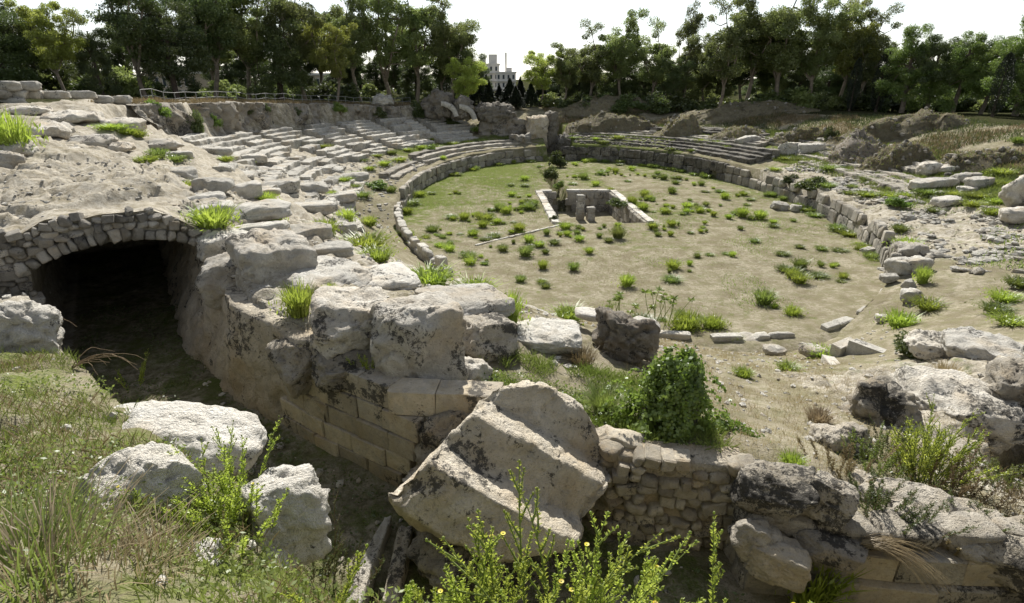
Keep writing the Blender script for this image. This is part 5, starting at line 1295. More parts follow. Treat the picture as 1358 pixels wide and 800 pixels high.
c5 = [(372, 205), (441, 285), (270, 235), (345, 285), (520, 312), (525, 338), (535, 220), (500, 155), (640, 118), (575, 185), (632, 170), (690, 208), (720, 200), (755, 115), (760, 245), (745, 300), (825, 290), (800, 262), (905, 192), (912, 218), (830, 214), (975, 196), (1000, 288), (1040, 225), (1115, 228), (1115, 180), (1255, 190), (1220, 62), (1215, 118), (1165, 90), (1330, 48), (1305, 102), (938, 356), (725, 402), (1150, 418), (1335, 350), (655, 280), (960, 238), (465, 50), (690, 60), (730, 90), (780, 95), (720, 118), (670, 130), (560, 150), (440, 215), (590, 160), (1240, 75), (1330, 180), (1325, 218), (345, 235), (405, 268), (1085, 40), (1300, 130)]
c6 = [(65, 205), (160, 72), (230, 142), (300, 150), (355, 170), (50, 305), (190, 302), (460, 350), (545, 342), (632, 394), (430, 384), (457, 406), (315, 490), (430, 542), (120, 596), (235, 58), (20, 80), (85, 100), (115, 140), (80, 172), (20, 590), (176, 150), (60, 118), (10, 110)]
c3 = [(410, 442), (480, 430), (410, 528), (470, 540), (680, 498), (790, 476), (830, 510), (940, 530), (1000, 540), (1200, 572), (1250, 580), (1330, 602), (1080, 570), (1060, 632), (870, 652), (925, 680), (790, 702), (850, 740), (1180, 712), (1020, 722), (1060, 730), (1030, 765), (1150, 765), (1240, 760), (1280, 715), (80, 545), (110, 655), (60, 740), (140, 720), (580, 508), (550, 585), (720, 515), (420, 450), (1100, 540), (960, 510), (640, 480)]
pts_ = [(450 + a / 3.018, 240 + b_ / 3.018) for a, b_ in c5] + [(908 + a / 3.018, 240 + b_ / 3.018) for a, b_ in c6] + [(680 + a / 5, 130 + b_ / 5) for a, b_ in c3]
rs = np.random.RandomState(61)
for i, (u, v) in enumerate(pts_):
    p = at(u, v, .02); k = rs.uniform(.45, 1.2); q = rs.uniform(.55, .95)
    tuft(p, .92 * k, .85 * k * q, 'bright green weed tuft on the dry arena floor', 'weed tufts on the arena floor', rs.choice(['weed', 'weed', 'weedlow']))
for i in rs.permutation(len(pts_))[:64]:
    p = at(*pts_[i], .02)
    for k in range(rs.randint(1, 4)):
        a = rs.uniform(0, 6.28); r_ = rs.uniform(.5, 1.5); q = (p[0] + cos(a) * r_, p[1] + sin(a) * r_, .0); pq = loc(q[0], q[1])
        if PIT[0] - .4 < pq[0] < PIT[1] + .4 and PIT[2] - .4 < pq[1] < PIT[3] + .4: continue
        tuft(q, rs.uniform(.2, .6), rs.uniform(.12, .4), 'bright green weed tuft on the dry arena floor', 'weed tufts on the arena floor', rs.choice(['weed', 'weedlow', 'weedlow']))
# low dull clumps
for i in range(46):
    t, r = rs.uniform(0, 2 * pi), math.sqrt(rs.rand()) * .94; x, y = unloc(B0 * r * cos(t), A0 * r * sin(t)); pq = loc(x, y)
    if PIT[0] - .8 < pq[0] < PIT[1] + .8 and PIT[2] - .8 < pq[1] < PIT[3] + .8: continue
    tuft((x, y, 0), rs.uniform(.5, 1.1), rs.uniform(.22, .36), 'flat dull green weed patch on the arena floor', 'flat weed patches on the arena floor', 'weedlow', 'weed_patch')

# tufts among the rocks: photo foot, width and height in photo pixels
rt = [(283, 304, 54, 32, 'big bright tuft above the vault mouth'), (397, 418, 40, 44, 'bright tuft on the ledge left of the flat slab'), (675, 428, 36, 42, 'bright upright tuft behind the black-capped boulder'), (20, 204, 50, 54, 'large bright weed clump at the left edge'), (1200, 334, 30, 20, 'tuft on top of the right podium wall'), (1192, 434, 36, 22, 'tuft beside the stone channel'), (1222, 376, 18, 24, 'tuft beside the wedge-shaped stone'),
      (435, 388, 18, 14, 'small tuft on the bedrock hump'), (432, 312, 34, 22, 'tuft on the left slope above the humps'), (365, 296, 26, 20, 'tuft left of the worn seat blocks'), (460, 296, 24, 20, 'tuft by the left walk edge'), (570, 378, 60, 22, 'long yellow-green tuft behind the broad hump'), (630, 392, 50, 22, 'yellow-green tuft behind the bleached slab'), (755, 424, 44, 16, 'yellow-green tuft by the thin white slab'), (486, 330, 60, 20, 'low tuft on the walk below the left slope'),
      (250, 255, 30, 16, 'small tuft on the rock-cut seats'), (355, 270, 24, 16, 'small tuft between seat blocks'), (500, 345, 44, 16, 'low tuft above the broad hump'), (940, 438, 22, 20, 'tuft on the arena behind the ivy'), (906, 440, 36, 20, 'tuft just behind the ivy crown'), (974, 456, 18, 14, 'dull tuft by the pale bedrock'), (490, 300, 20, 14, 'little tuft by the low kerb'), (1090, 474, 34, 14, 'tuft beside the pale boulder at channel'), (720, 356, 14, 12, 'small tuft in mid arena near the front'),
      (1075, 800, 70, 70, 'feathery green weed at the bottom edge right'), (605, 530, 22, 24, 'tuft in the cleft above the slab'), (1050, 620, 30, 20, 'green tuft on the dirt slope edge'), (985, 500, 24, 12, 'grey-green tuft on the dirt slope'), (1045, 492, 30, 10, 'flat tuft on the dirt slope')]
for (u, v, w, h_, lab), p in zip(rt, hits([(a[0], a[1]) for a in rt])):
    k = mpp(p); tuft(p, w * k * .95, h_ * k * 1.05, lab)
gp = [(1180, 262), (1230, 258), (1265, 262), (1300, 262), (1320, 270), (1350, 268), (1340, 210), (1210, 246), (1180, 252), (1150, 240), (1330, 232), (1255, 232), (1350, 190), (1340, 246), (1290, 274), (1240, 282), (1315, 285), (1100, 226), (1060, 214), (1040, 212), (950, 192), (930, 190), (970, 196), (1020, 204), (860, 184), (820, 184), (790, 186), (760, 184), (1120, 214), (1230, 410), (1330, 400), (1340, 430), (1320, 415), (1350, 380), (1150, 260), (1200, 262), (1130, 250),
      (480, 215), (500, 208), (520, 205), (540, 200), (560, 198), (580, 196), (600, 192), (620, 190), (640, 188), (530, 214), (510, 220), (490, 226), (470, 232), (455, 240), (575, 186), (470, 250), (480, 262), (462, 262), (300, 214), (330, 216), (410, 200), (430, 196), (210, 210), (440, 260), (170, 178), (150, 172), (185, 182), (230, 215), (195, 215), (120, 236), (60, 225), (45, 218)]
for p in hits(gp):
    tuft(p, rs.uniform(.8, 1.8), rs.uniform(.3, .65), 'bright weed growing among the stone terraces', 'weeds on the terraces', rs.choice(['weed', 'weed', 'weedlow']))
for i in range(58):
    t = rs.choice([rs.uniform(98, 200), rs.uniform(24, 84), rs.uniform(318, 372)]); x, y = xy(t, rs.choice([-.5, -.5, -.8, 1.1])); z = float(surf([x], [y])[0])
    tuft((float(x), float(y), z), rs.uniform(.5, 1.5), rs.uniform(.3, .7), 'weed growing along the foot or top of podium wall', 'weeds along the podium wall', rs.choice(['weed', 'weedlow', 'weedlow']))
# dark bushes round the ruins: photo foot, size in pixels
bb = [(285, 172, 20, 26, 'shrub hanging on the rock face, left of the railing start'), (350, 150, 18, 16, 'shrub on the rock face below the railing start'), (395, 158, 16, 18, 'shrub under the rock face above the third wedge'), (450, 150, 22, 18, 'shrub on the rock face above the middle wedges'), (600, 168, 22, 14, 'low shrub in front of the vault fragments'), (1100, 190, 22, 26, 'round dark bush beside the dry mound'), (570, 204, 22, 16, 'dark bush on the left terrace'), (330, 152, 14, 12, 'bush on the lip of the rock face'), (262, 180, 26, 38, 'ivy-green shrub hanging on the left end of the rock face'), (212, 160, 34, 34, 'leafy shrub at the corner of the rock face'), (505, 160, 20, 22, 'dark shrub under the rock face, left'), (556, 158, 30, 28, 'dark shrub under the bulging rock lump'), (640, 176, 30, 16, 'shrub on the weedy shoulder'), (740, 222, 26, 26, 'bush in the arena ditch by the far entrance'), (732, 238, 24, 20, 'bush in the middle of the arena ditch'), (742, 250, 18, 14, 'bush at the pit end of the ditch'), (1075, 252, 44, 22, 'leafy bush behind the right podium wall'), (1048, 244, 24, 16, 'small bush at the far end of right wall'), (1190, 275, 34, 18, 'bush on the right podium top'), (820, 275, 30, 16, 'scrub inside the sunken pit right side'), (1210, 470, 70, 34, 'green bush spilling into the stone channel'), (500, 250, 30, 14, 'green bush by the hole in the left podium'),
      (735, 294, 14, 10, 'scrub inside the sunken pit left side')]
for i, ((u, v, w, h_, lab), p) in enumerate(zip(bb, hits([(a[0], a[1]) for a in bb]))):
    k = mpp(p); BU[i % 3].place('bush', p, h_ * k * 1.1, 'shrub' if i % 3 else 'ivy', lab, 'bush', None, i * 1.3, max(.6, min(2.2, w / h_)) * .9)

# ------------------------------------------------------------------ foreground plants
def sprig_thing(label, p, stems, h, spread, seed, flowers=0, mat='sprig', leaves=70, side=8, lsize=.045, name='fleabane_plant', tilt=(0, 0)):
    rs = np.random.RandomState(seed); (sv, sf), (lv, lf), tips = sprig_plant(rs, stems, h, spread, leaves, side, lsize)
    e = empty(name, tuple(p)); e.rotation_euler = (tilt[0], tilt[1], 0)
    obj('stem', mesh_np('stem', sv, sf), M['stem'] if mat == 'sprig' else M['twig'], e); obj('foliage', mesh_np('foliage', lv, lf, False), M[mat], e)
    # pale buds on the tips
    if mat == 'sprig':
        V, F = ico(1); bl = [(V * np.array([.008, .008, .012]) + t, F) for t in tips]; stuff(obj('buds', mesh_np('buds', *join(bl)), M['weed'], e))
    for i in rs.permutation(len(tips))[:flowers]:
        q = []; n = 11
        for k in range(n):
            a = k / n * 2 * pi; d = np.array([cos(a), sin(a), .25]); s = np.array([-sin(a), cos(a), 0]) * .0035
            q.append((np.array([d * .003 - s, d * .003 + s, d * .013 + s * .7, d * .013 - s * .7]) + tips[i] + [0, 0, .006], np.array([[0, 1, 2, 3]])))
        V, F = join(q); ctr = [(ico(1)[0] * .005 + tips[i] + [0, 0, .008])]
        f = obj('flower', mesh_np('flower', V, F, False), M['flower'], e)
    return tag(e, label, 'plant')
def fore(u, vtop, y, ):                 # foot on the bank, top at the photo row
    x = atY(u, vtop, y)[0]; z = H(x, min(y, 1.75)); return np.array([x, y, min(z, 9.0)]), atY(u, vtop, y)[2]
fl = [(396, 738, 2.35, 2, 3, 'single fleabane spire beside the rounded white boulder'), (440, 782, 2.1, 3, 2, 'short fleabane stems at the bottom left of the yellow row'), (508, 752, 2.2, 3, 1, 'fleabane spires over the drain slabs, left'), (560, 690, 2.3, 3, 1, 'tall fleabane left of the slab foot'), (622, 690, 2.3, 4, 2, 'bushy fleabane in front of the slab, left'), (664, 676, 2.2, 4, 3, 'bushy fleabane in front of the slab, middle'), (716, 642, 2.25, 6, 7, 'tallest yellow-flowered fleabane in the centre foreground'), (760, 690, 2.15, 4, 4, 'yellow-flowered fleabane right of the tallest one'),
      (815, 734, 2.2, 3, 2, 'fleabane spire right of centre'), (848, 742, 2.2, 3, 1, 'thin fleabane stems, third from the right'), (902, 706, 2.3, 3, 2, 'leaning fleabane, second from the right'), (976, 728, 2.3, 3, 6, 'rightmost fleabane with a cluster of yellow flowers'), (690, 740, 1.95, 5, 2, 'low leafy fleabane in front of the tallest one'), (600, 765, 1.95, 4, 1, 'low leafy fleabane at the bottom edge, centre left'), (780, 765, 1.95, 4, 1, 'low leafy fleabane at the bottom edge, centre right')]
for i, (u, v, y, st, nf, lab) in enumerate(fl):
    y = min(y, 2.18); pt = atY(u, v, y); zg = H(pt[0], y) - .03; sprig_thing(lab, (pt[0], y, zg), st, (pt[2] - zg) * .86, .10, 1000 + i, max(1, nf // 2), leaves=90, side=7, lsize=.033)
p = hit1(300, 690); sprig_thing('yellow-green bush hanging over the bank between the white boulders', p + [0, 0, .0], 40, .62, .50, 1030, 5, leaves=60, side=5, lsize=.042, name='bank_bush')
p = hit1(175, 512); sprig_thing('leafy sprig standing before the dark vault mouth', p - [0, 0, .1], 7, .75, .3, 1031, 0, leaves=60, side=6, lsize=.05, name='bank_bush')
p = hit1(492, 505); 
sprig_thing('bright sprig hanging in the cleft left of tall squared boulder', atY(490, 500, 9.9), 8, .6, .16, 1032, 0, leaves=50, side=5, lsize=.05, name='cleft_bush')
p = hit1(1222, 640); sprig_thing('tall yellow-green bush before the dark hollow at right', p, 34, 1.25, .34, 1033, 0, leaves=70, side=7, lsize=.06, name='hollow_bush', mat='sprig')
p = hit1(1255, 655); sprig_thing('rust-tinged drying bush at the foot of the hollow bush', p, 26, .75, .55, 1034, 0, leaves=70, side=6, lsize=.05, name='hollow_bush', mat='drybrush')
p = hit1(1165, 690); sprig_thing('dull green scrub left of the rusty bush', p, 26, .6, .5, 1035, 0, leaves=60, side=6, lsize=.05, name='scrub', mat='shrub')
p = hit1(428, 775); sprig_thing('dark weeds in the shade below the rounded white boulder', p, 16, .9, .4, 1036, 0, leaves=60, side=6, lsize=.05, name='scrub', mat='shrub')
for u_, v_, m_, h_, lb_ in [(1120, 625, 'drybrush', .45, 'brown dry scrub above the upright black-and-white block'), (1190, 600, 'shrub', .6, 'dark scrub behind the tall hollow bush'), (1275, 690, 'shrub', .5, 'dark low scrub on the broken ledge at lower right'), (1320, 640, 'weedlow', .5, 'green scrub inside the dark hollow'), (1240, 720, 'drybrush', .35, 'brown dry scrub at the platform edge')]:
    sprig_thing(lb_, hit1(u_, v_), 18, h_, .45, int(u_), 0, leaves=50, side=6, lsize=.045, name='scrub', mat=m_)
p = hit1(1160, 620); sprig_thing('tangled green scrub left of the tall hollow bush', p, 18, .6, .5, 1037, 0, leaves=60, side=6, lsize=.05, name='scrub', mat='weedlow')

# ivy heaped over a rock
ic = at(888, 552, 5.55); rs = np.random.RandomState(71); ivy = empty('ivy_bush', tuple(ic - [0, 0, .55])); ib = np.array(ivy.location)
V, F = rock_verts(1050, (1.05, .8, 1.3), 4, 2.6, 5, .14); o = obj('rock_core', mesh_np('rock_core', V + [0, 0, .55], F), M['conglomerate'], ivy)
lv = []
def ivy_shell(c, r, n, size):
    D = unit(rs.normal(size=(n, 3))); D[:, 2] = np.where(D[:, 2] < -.35, -D[:, 2], D[:, 2]); rr = 1 + .55 * fbm(D * 2.4 + c, 4, 1051) + rs.normal(size=n) * .09
    P = np.array(c) + D * np.array(r) * rr[:, None]; k = fbm(P * 2.6, 3, 1055) > -.18; P, D2 = P[k], D[k]
    A = unit(np.stack([D2[:, 1], -D2[:, 0], np.zeros(len(D2))], 1) + rs.normal(size=D2.shape) * .6 + np.array([0, 0, -.5])); n = len(P)
    Bn = unit(np.cross(D2 + rs.normal(size=D2.shape) * .45, A)); s = (size * rs.uniform(.6, 1.3, n))[:, None]
    Vq = np.stack([P - A * s * .5, P + Bn * s * .45, P + A * s * .5, P - Bn * s * .45], 1).reshape(-1, 3); return Vq, np.arange(n * 4).reshape(-1, 4)
for c, r, n in [((0.05, 0, .85), (.62, .58, .90), 5200), ((-.22, -.15, .40), (.85, .7, .62), 4200), ((.75, -.2, .0), (.75, .55, .5), 3000), ((-.75, -.3, .0), (.7, .55, .45), 2600), ((1.25, -.1, -.15), (.55, .45, .36), 1500), ((-.55, -.6, -.3), (.85, .4, .32), 2200), ((.4, -.65, -.35), (.8, .4, .3), 1800), ((0.0, .0, 1.55), (.38, .36, .34), 1000)]:
    lv.append(ivy_shell(c, r, n, .070)); lv.append(ivy_shell(c, np.array(r) * .86, n // 2, .070))
obj('ivy_foliage', mesh_np('ivy_foliage', *join(lv), False), M['ivy'], ivy)
tr = []
for k in range(26):
    a = rs.uniform(0, 2 * pi); c = np.array([cos(a) * rs.uniform(.5, 1.1), sin(a) * .5 - .1, rs.uniform(.3, 1.5)]); L = rs.uniform(.25, .6); q = np.linspace(0, 1, 22)
    P = c + np.stack([np.cos(a) * L * q * .7, np.sin(a) * L * q * .7 - .1 * q, L * (.35 * q - 1.0 * q * q)], 1) + rs.normal(size=(22, 3)) * .015; tr.append(leaf_quads(P, rs.normal(size=P.shape) + [0, 0, -.6], .07, .85, rs))
stuff(obj('ivy_shoots', mesh_np('ivy_shoots', *join(tr), False), M['ivy'], ivy))
tag(ivy, 'rounded ivy bush heaped over a rock above the rubble wall', 'bush')

# grey-green grass clump left of the ivy, and the dry fan
def grass_clump(label, p, n, h, mat, seed, lean=.8, base=.12, w=.012, name='grass_clump', tilt=(0, 0)):
    rs = np.random.RandomState(seed); V, F = blades(n, rs, h, .5, w, lean, 4, base); o = obj(name, mesh_np(name, V, F, False), M[mat]); o.location = tuple(p); o.rotation_euler = (tilt[0], tilt[1], 0)
    return tag(o, label, 'grass')
grass_clump('grey-green arching grass clump left of the ivy', hit1(800, 548), 520, .6, 'weedlow', 1061, 1.0, .16)
def straw_fan(p, n, seed):
    rs = np.random.RandomState(seed); parts = []; k = np.linspace(0, 1, 9)[:, None]
    for i in range(n):
        a = rs.uniform(-.75, .25); L = rs.uniform(.35, 1.25); P = np.array([[cos(a), sin(a), .45]]) * L * k - np.array([[0, 0, .95]]) * L * k ** 2 * rs.uniform(.6, 1.1) + rs.normal(size=3) * .03
        parts.append(tube(P, np.linspace(.0035, .0012, 9), 3))
    return join(parts)
o = obj('dry_grass_fan', mesh_np('dry_grass_fan', *straw_fan(None, 190, 1062)), M['straw']); o.location = atY(1148, 722, 6.35); tag(o, 'fan of long dry straw blowing over the platform edge', 'grass')
grass_clump('dry tan grass clump on top of the dirt slope', hit1(1085, 560), 420, .35, 'straw', 1063, 1.0, .2)
grass_clump('dry grass clump on the ledge right of the channel', hit1(1255, 500), 420, .45, 'straw', 1064, 1.0, .25)
grass_clump('dry brown grass beside the conglomerate lump', hit1(770, 480), 420, .4, 'drybrush', 1065, 1.0, .3)
grass_clump('long pale grass at the lower left corner', hit1(60, 790), 200, .5, 'straw', 1066, 1.1, .4, .006)
grass_clump('long green grass at the lower left corner', hit1(20, 770), 300, .45, 'weedlow', 1067, 1.1, .4, .008)
grass_clump('dry grass below the angular white boulder', hit1(180, 760), 240, .3, 'straw', 1068, 1.1, .35, .005)

# tall umbel-leaved plants at the near arena edge
for i, (u, v, vt, lab) in enumerate([(842, 438, 398, 'tall palmate-leaved plant at the near arena edge, leftmost'), (868, 436, 385, 'tall palmate-leaved plant, second from left at arena edge'), (884, 436, 392, 'tall palmate-leaved plant, third from left at arena edge'), (818, 432, 388, 'tall palmate-leaved plant behind the conglomerate lump'), (806, 430, 402, 'short palmate-leaved plant behind the conglomerate lump')]):
    rs = np.random.RandomState(1080 + i); p = hit1(u, v); top = atY(u, vt, p[1]); h = top[2] - p[2]; e = empty('spurge_plant', tuple(p)); st, lv = [], []
    for k in range(5):
        tip = np.array([rs.normal() * h * .22, rs.normal() * h * .2, h * rs.uniform(.7, 1.0)]); _, tb = limb((0, 0, 0), tip, .02, .012, rs, 5, .05); st.append(tb)
        n = 26; a = rs.uniform(0, 2 * pi, n); D = np.stack([np.cos(a), np.sin(a), rs.uniform(-.3, .7, n)], 1); lv.append(leaf_quads(tip + unit(D) * h * .07, D, h * .16, .22, rs))
    obj('stem', mesh_np('stem', *join(st)), M['stem'], e); obj('foliage', mesh_np('foliage', *join(lv), False), M['weedlow'], e); tag(e, lab, 'plant')

# drain slabs on the passage floor
for (A_, B_, lab) in [(at(512, 690, 4.15), at(468, 808, 4.15), 'narrow white drain slab on the passage floor, left of two'), (at(540, 700, 4.15), at(516, 808, 4.15), 'narrow grey drain slab on the passage floor, right of two')]:
    e = B_ - A_; L = np.linalg.norm(e[:2]); o = rock('drain_slab', lab, 'slab', ((A_[0] + B_[0]) / 2, (A_[1] + B_[1]) / 2, 3.95), (L, .26, .34), 'limedark' if 'grey' in lab else 'limewhite', 1100 + int(A_[0] * 10) % 50, (0, 0, math.atan2(e[1], e[0])), 4, sink=0, pe=8, chops=2, rough=.08)

# bare twigs on the left by the vault
for i, (u, v, lab) in enumerate([(30, 440, 'bare dry branch arching at the left below the vault'), (95, 490, 'bare dry branch arching before the passage')]):
    rs = np.random.RandomState(1120 + i); p = hit1(u, v); e = empty('dry_branch', tuple(p)); pr = []
    for k in range(9):
        a = rs.uniform(-.6, 1.3); L = rs.uniform(.5, 1.2); t = np.linspace(0, 1, 9)[:, None]
        P = np.array([[0, 0, 0]]) + t * np.array([cos(a), sin(a) * .5, .75]) * L - np.array([0, 0, .7]) * L * t ** 2.2 + np.sin(t * 9 + k) * .02
        pr.append(tube(P, np.linspace(.010, .003, 9), 5))
    obj('twigs', mesh_np('twigs', *join(pr)), M['twig'], e); tag(e, lab, 'branch')
V, F = tube([at(1358, 655, 3.9) + [.3, 0, .1], at(1335, 668, 3.9), at(1310, 678, 3.8)], [.03, .025, .015], 6); o = obj('fallen_branch', mesh_np('fallen_branch', V, F), M['twig']); tag(o, 'pale fallen branch in the hollow at the right edge', 'branch')

# ------------------------------------------------------------------ ground cover (uncountable)
def blade_field(name, X, Y, hmin, hmax, w, mat, seed, lean=.9):
    rs = np.random.RandomState(seed); n = len(X); Z = surf(X, Y); a = rs.uniform(0, 2 * pi, n); L = rs.uniform(hmin, hmax, n); ln = lean * rs.rand(n)
    B_ = np.stack([X, Y, Z - .01], 1); T = B_ + np.stack([np.cos(a) * L * ln, np.sin(a) * L * ln, L * np.sqrt(1 - .6 * ln ** 2)], 1); Mid = B_ + (T - B_) * .55 + np.array([0, 0, 1]) * (L * .12 * ln)[:, None]
    sd = np.stack([-np.sin(a), np.cos(a), np.zeros(n)], 1) * (np.broadcast_to(w, (n,)) / 2)[:, None]
    V = np.stack([B_ - sd, B_ + sd, Mid + sd * .8, T, Mid - sd * .8], 1).reshape(-1, 3); F = np.arange(n * 5).reshape(-1, 5)
    return stuff(obj(name, mesh_np(name, V, F, False), M[mat]))
def patchy(x, y, sc, seed, thr): return fbm2(x, y, sc, 4, seed) > thr
rs = np.random.RandomState(81)
def region(n, x0, x1, y0, y1, cond): 
    x = rs.uniform(x0, x1, n); y = rs.uniform(y0, y1, n); k = cond(x, y); return x[k], y[k]
# camera-side bank, left
lbank = lambda x, y: (poly_sd(x, y, TRENCH) < -.12) & (y < 9.5 + .0 * x) & (y > .9) & (y < 10.5 - .45 * (x + 9) ) & (np.abs(x) < y * 1.05 + 1.2)
x, y = region(42000, -12, 0, .9, 12, lambda x, y: lbank(x, y) & patchy(x, y, .9, 82, -.02)); blade_field('dry_grass', x, y, .05, .26, rs.uniform(.003, .006, len(x)), 'straw', 83)
x, y = region(60000, -12, 0, .9, 12, lambda x, y: lbank(x, y) & patchy(x, y, .7, 84, -.14)); blade_field('green_grass', x, y, .04, .22, rs.uniform(.004, .010, len(x)), 'weedlow', 85)
def leaf_field(name, X, Y, h, size, mat, seed):
    rs = np.random.RandomState(seed); Z = surf(X, Y); P = np.stack([X, Y, Z + rs.rand(len(X)) * h], 1); V, F = leaf_quads(P, rs.normal(size=P.shape) + [0, 0, .3], size, .5, rs)
    return stuff(obj(name, mesh_np(name, V, F, False), M[mat]))
x, y = region(90000, -12, -.3, .9, 12, lambda x, y: lbank(x, y) & patchy(x, y, .55, 86, -.02)); leaf_field('creeping_weeds', x, y, .22, .045, 'weedlow', 87)
# passage floor
x, y = region(40000, -14, 8, 1.8, 18, lambda x, y: poly_sd(x, y, TRENCH) > .4); k = patchy(x, y, .8, 88, -.05); leaf_field('passage_weeds', x[k], y[k], .16, .07, 'shrub', 89)
# slump between the slab and the ivy, with grass
x, y = region(16000, -.6, 3.6, 7.6, 11.5, lambda x, y: (poly_sd(x, y, TRENCH) < -.1) & patchy(x, y, .8, 90, -.1)); blade_field('shaded_grass', x, y, .08, .34, .008, 'weedlow', 91)
x, y = region(7000, -.6, 3.6, 7.6, 10.5, lambda x, y: (poly_sd(x, y, TRENCH) < -.1) & patchy(x, y, .8, 92, .0)); leaf_field('ground_ivy', x, y, .14, .06, 'ivy', 93)
# dirt slope straw
x, y = region(26000, 2.8, 12, 7.2, 24, lambda x, y: (poly_sd(x, y, TRENCH) < -.1) & patchy(x, y, .6, 94, -.1)); blade_field('slope_straw', x, y, .04, .18, .007, 'straw', 95)
x, y = region(9000, 6, 14, 5, 9.5, lambda x, y: (poly_sd(x, y, TRENCH) < -.05) & patchy(x, y, .8, 96, .0)); blade_field('ledge_straw', x, y, .08, .32, .008, 'drybrush', 97)
x, y = region(9000, 6, 14, 5, 9.5, lambda x, y: (poly_sd(x, y, TRENCH) < -.05) & patchy(x, y, .8, 98, .08)); leaf_field('ledge_weeds', x, y, .25, .06, 'shrub', 99)
# arena grass
ain = lambda x, y: (dt(x, y)[0] < .1) & ~((lambda p, q: (p > PIT[0] - .3) & (p < PIT[1] + .3) & (q > PIT[2] - .3) & (q < PIT[3] + .3))(*loc(x, y)))
x, y = region(70000, -11, 29, 22, 88, lambda x, y: ain(x, y) & patchy(x, y, .25, 100, -.1)); blade_field('arena_dry_grass', x, y, .03, .10, .022, 'drybrush', 101)
x, y = region(170000, -11, 29, 22, 88, lambda x, y: ain(x, y) & ((fbm2(x, y, .22, 4, 102) + .35 * (x < 4) * (y > 44) + .30 * sst(-4, -.5, dt(x, y)[0]) - .12 * (y < 46)) > .14)); blade_field('arena_green_grass', x, y, .03, .12, .028, 'weedlow', 103)
# terraces on the right and far, brown bank
def ringfield(n, t0, t1, d0, d1): t = rs.uniform(t0, t1, n); d = rs.uniform(d0, d1, n); x, y = xy(t, d); return x, y
x, y = ringfield(70000, -22, 90, 4.0, 15); k = patchy(x, y, .22, 104, -.12); blade_field('terrace_grass', x[k], y[k], .12, .42, .045, 'weedlow', 105)
x, y = ringfield(40000, -22, 90, 13, 26); k = patchy(x, y, .2, 106, .0); blade_field('bank_dry_grass', x[k], y[k], .2, .55, .05, 'drybrush', 107)
x, y = ringfield(40000, -22, 90, 12, 27); k = patchy(x, y, .2, 126, -.05); blade_field('bank_green_grass', x[k], y[k], .15, .5, .06, 'shrub', 127)
x, y = ringfield(12000, 100, 150, 3.5, 8.5); k = patchy(x, y, .3, 108, -.1); blade_field('walk_grass', x[k], y[k], .10, .32, .045, 'weedlow', 109)
x, y = ringfield(14000, 100, 185, 20, 24); blade_field('rim_grass', x, y, .15, .5, .05, 'drybrush', 110)
# stones bedded in the mounds
for p, W_, rr_, mt in MOUNDS:
    k = rs.choice(np.where(rr_ < .95)[0], 60); Q = W_[k] + p
    V0_, F0_ = ico(1); n_q = len(k); sc_ = rs.uniform(.08, .34, (n_q, 1, 1)) * rs.uniform(.6, 1.2, (n_q, 1, 3)); Vq = V0_[None] * sc_ * (1 + .2 * rs.normal(size=(n_q, len(V0_), 1))) + Q[:, None]
    stuff(obj('mound_stones', mesh_np('mound_stones', Vq.reshape(-1, 3), (F0_[None] + (np.arange(n_q) * len(V0_))[:, None, None]).reshape(-1, 3), False), M['podium']))
# straw on the mounds
mv_ = []
for p, W_, rr_, mt in MOUNDS:
    k = np.where(rr_ < 1.02)[0]; k = rs.choice(k, 5200); mv_.append(W_[k] + p + rs.normal(size=(len(k), 3)) * [.12, .12, .0])
mv_ = np.concatenate(mv_)
def blades_at(name, B_, hmin, hmax, w, mat, seed):
    rs = np.random.RandomState(seed); n = len(B_); a = rs.uniform(0, 2 * pi, n); L = rs.uniform(hmin, hmax, n); sd = np.stack([-np.sin(a), np.cos(a), np.zeros(n)], 1) * w / 2
    T = B_ + np.stack([np.cos(a) * L * .6, np.sin(a) * L * .6, L * .8], 1); V = np.stack([B_ - sd, B_ + sd, T], 1).reshape(-1, 3)
    return stuff(obj(name, mesh_np(name, V, np.arange(n * 3).reshape(-1, 3), False), M[mat]))
blades_at('mound_straw', mv_[::2], .08, .3, .05, 'drybrush', 121); blades_at('mound_grass', mv_[1::3], .06, .25, .05, 'weedlow', 122)
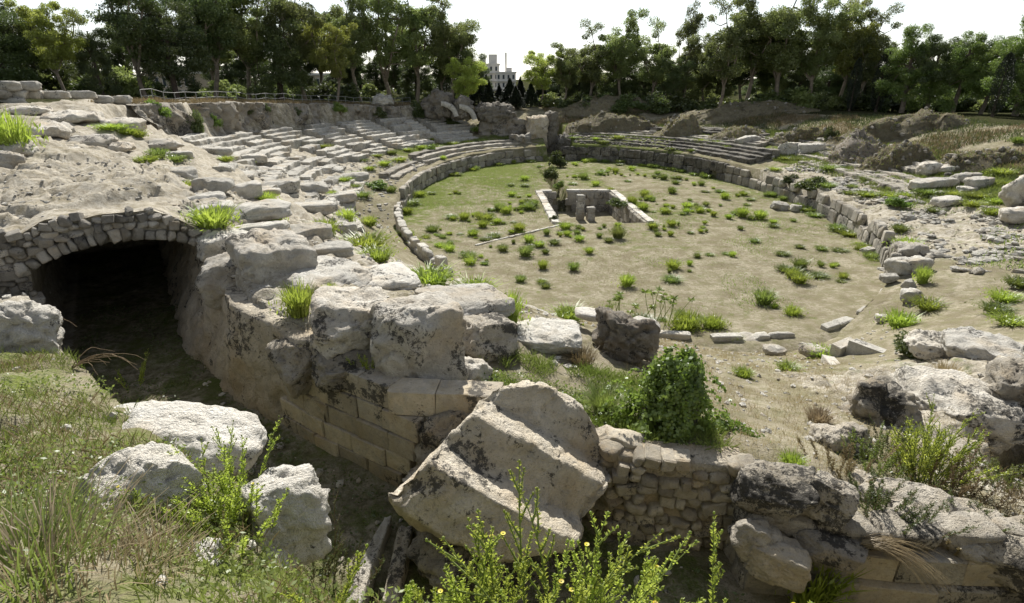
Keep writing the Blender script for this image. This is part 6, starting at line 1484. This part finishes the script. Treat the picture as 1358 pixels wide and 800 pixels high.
# loose rubble: right walk, left slope, passage floor
def rubble_field(name, X, Y, smin, smax, mat, seed, flat=.6):
    rs = np.random.RandomState(seed); V0, F0 = ico(1); n = len(X); Z = surf(X, Y); s = smin + (smax - smin) * rs.rand(n) ** 3
    a = rs.uniform(0, 2 * pi, n); sc = rs.uniform(.6, 1.3, (n, 3)) * np.array([1, 1, flat]); W_ = V0[None] * sc[:, None] * (1 + .35 * rs.normal(size=(n, len(V0), 1)) * .5) * s[:, None, None] / 2
    Vr = np.stack([W_[..., 0] * np.cos(a)[:, None] - W_[..., 1] * np.sin(a)[:, None], W_[..., 0] * np.sin(a)[:, None] + W_[..., 1] * np.cos(a)[:, None], W_[..., 2]], -1) + np.stack([X, Y, Z + s * .1], 1)[:, None]
    F = (F0[None] + (np.arange(n) * len(V0))[:, None, None]).reshape(-1, 3); return stuff(obj(name, mesh_np(name, Vr.reshape(-1, 3), F, False), M[mat]))
x, y = ringfield(9000, 304, 372, .7, 7.5); k = patchy(x, y, .7, 128, .02); rubble_field('walk_rubble', x[k], y[k], .04, .65, 'seat', 111, .5)
x, y = ringfield(5000, 304, 372, .7, 7.0); k = patchy(x, y, 1.2, 129, .0); rubble_field('walk_gravel', x[k], y[k], .03, .2, 'rubblewarm', 119, .6)
x, y = ringfield(9000, 305, 372, 2.5, 9); k = patchy(x, y, .35, 130, .12); blade_field('walk_weeds', x[k], y[k], .08, .3, .04, 'weedlow', 131)
x, y = ringfield(1500, 150, 205, 1, 10); rubble_field('slope_rubble', x, y, .06, .5, 'seat', 112)
x, y = region(900, -8, 8, 1.8, 13, lambda x, y: poly_sd(x, y, TRENCH) > .4); rubble_field('passage_rubble', x, y, .03, .24, 'lime', 113)
x, y = region(4800, -24, 2, 11, 27, lambda x, y: (poly_sd(x, y, TRENCH) < -.2)); rubble_field('plateau_rubble', x, y, .02, .22, 'limewhite', 114)
x, y = region(2600, -17, -8, 14, 27, lambda x, y: (poly_sd(x, y, TRENCH) > -.3) & ((x - ARF[0]) * TD[0] + (y - ARF[1]) * TD[1] < -.3))
vz_ = height(x, y, raw=True); _sf = surf
surf = lambda a, b: np.maximum(height(a, b, raw=True) + .05, 7.4)
rubble_field('vault_top_rubble', x, y, .02, .16, 'limewhite', 118)
surf = _sf
x, y = region(1800, 2.5, 16, 6, 23, lambda x, y: (poly_sd(x, y, TRENCH) < -.1)); rubble_field('dirt_slope_rubble', x, y, .02, .22, 'limewhite', 115)
x, y = region(260, -8, -.5, 1.0, 9, lbank); rubble_field('bank_rubble', x, y, .02, .14, 'limewhite', 116)
x, y = ringfield(1400, 20, 86, .8, 8); rubble_field('far_ledge_rubble', x, y, .08, .5, 'podium', 117)
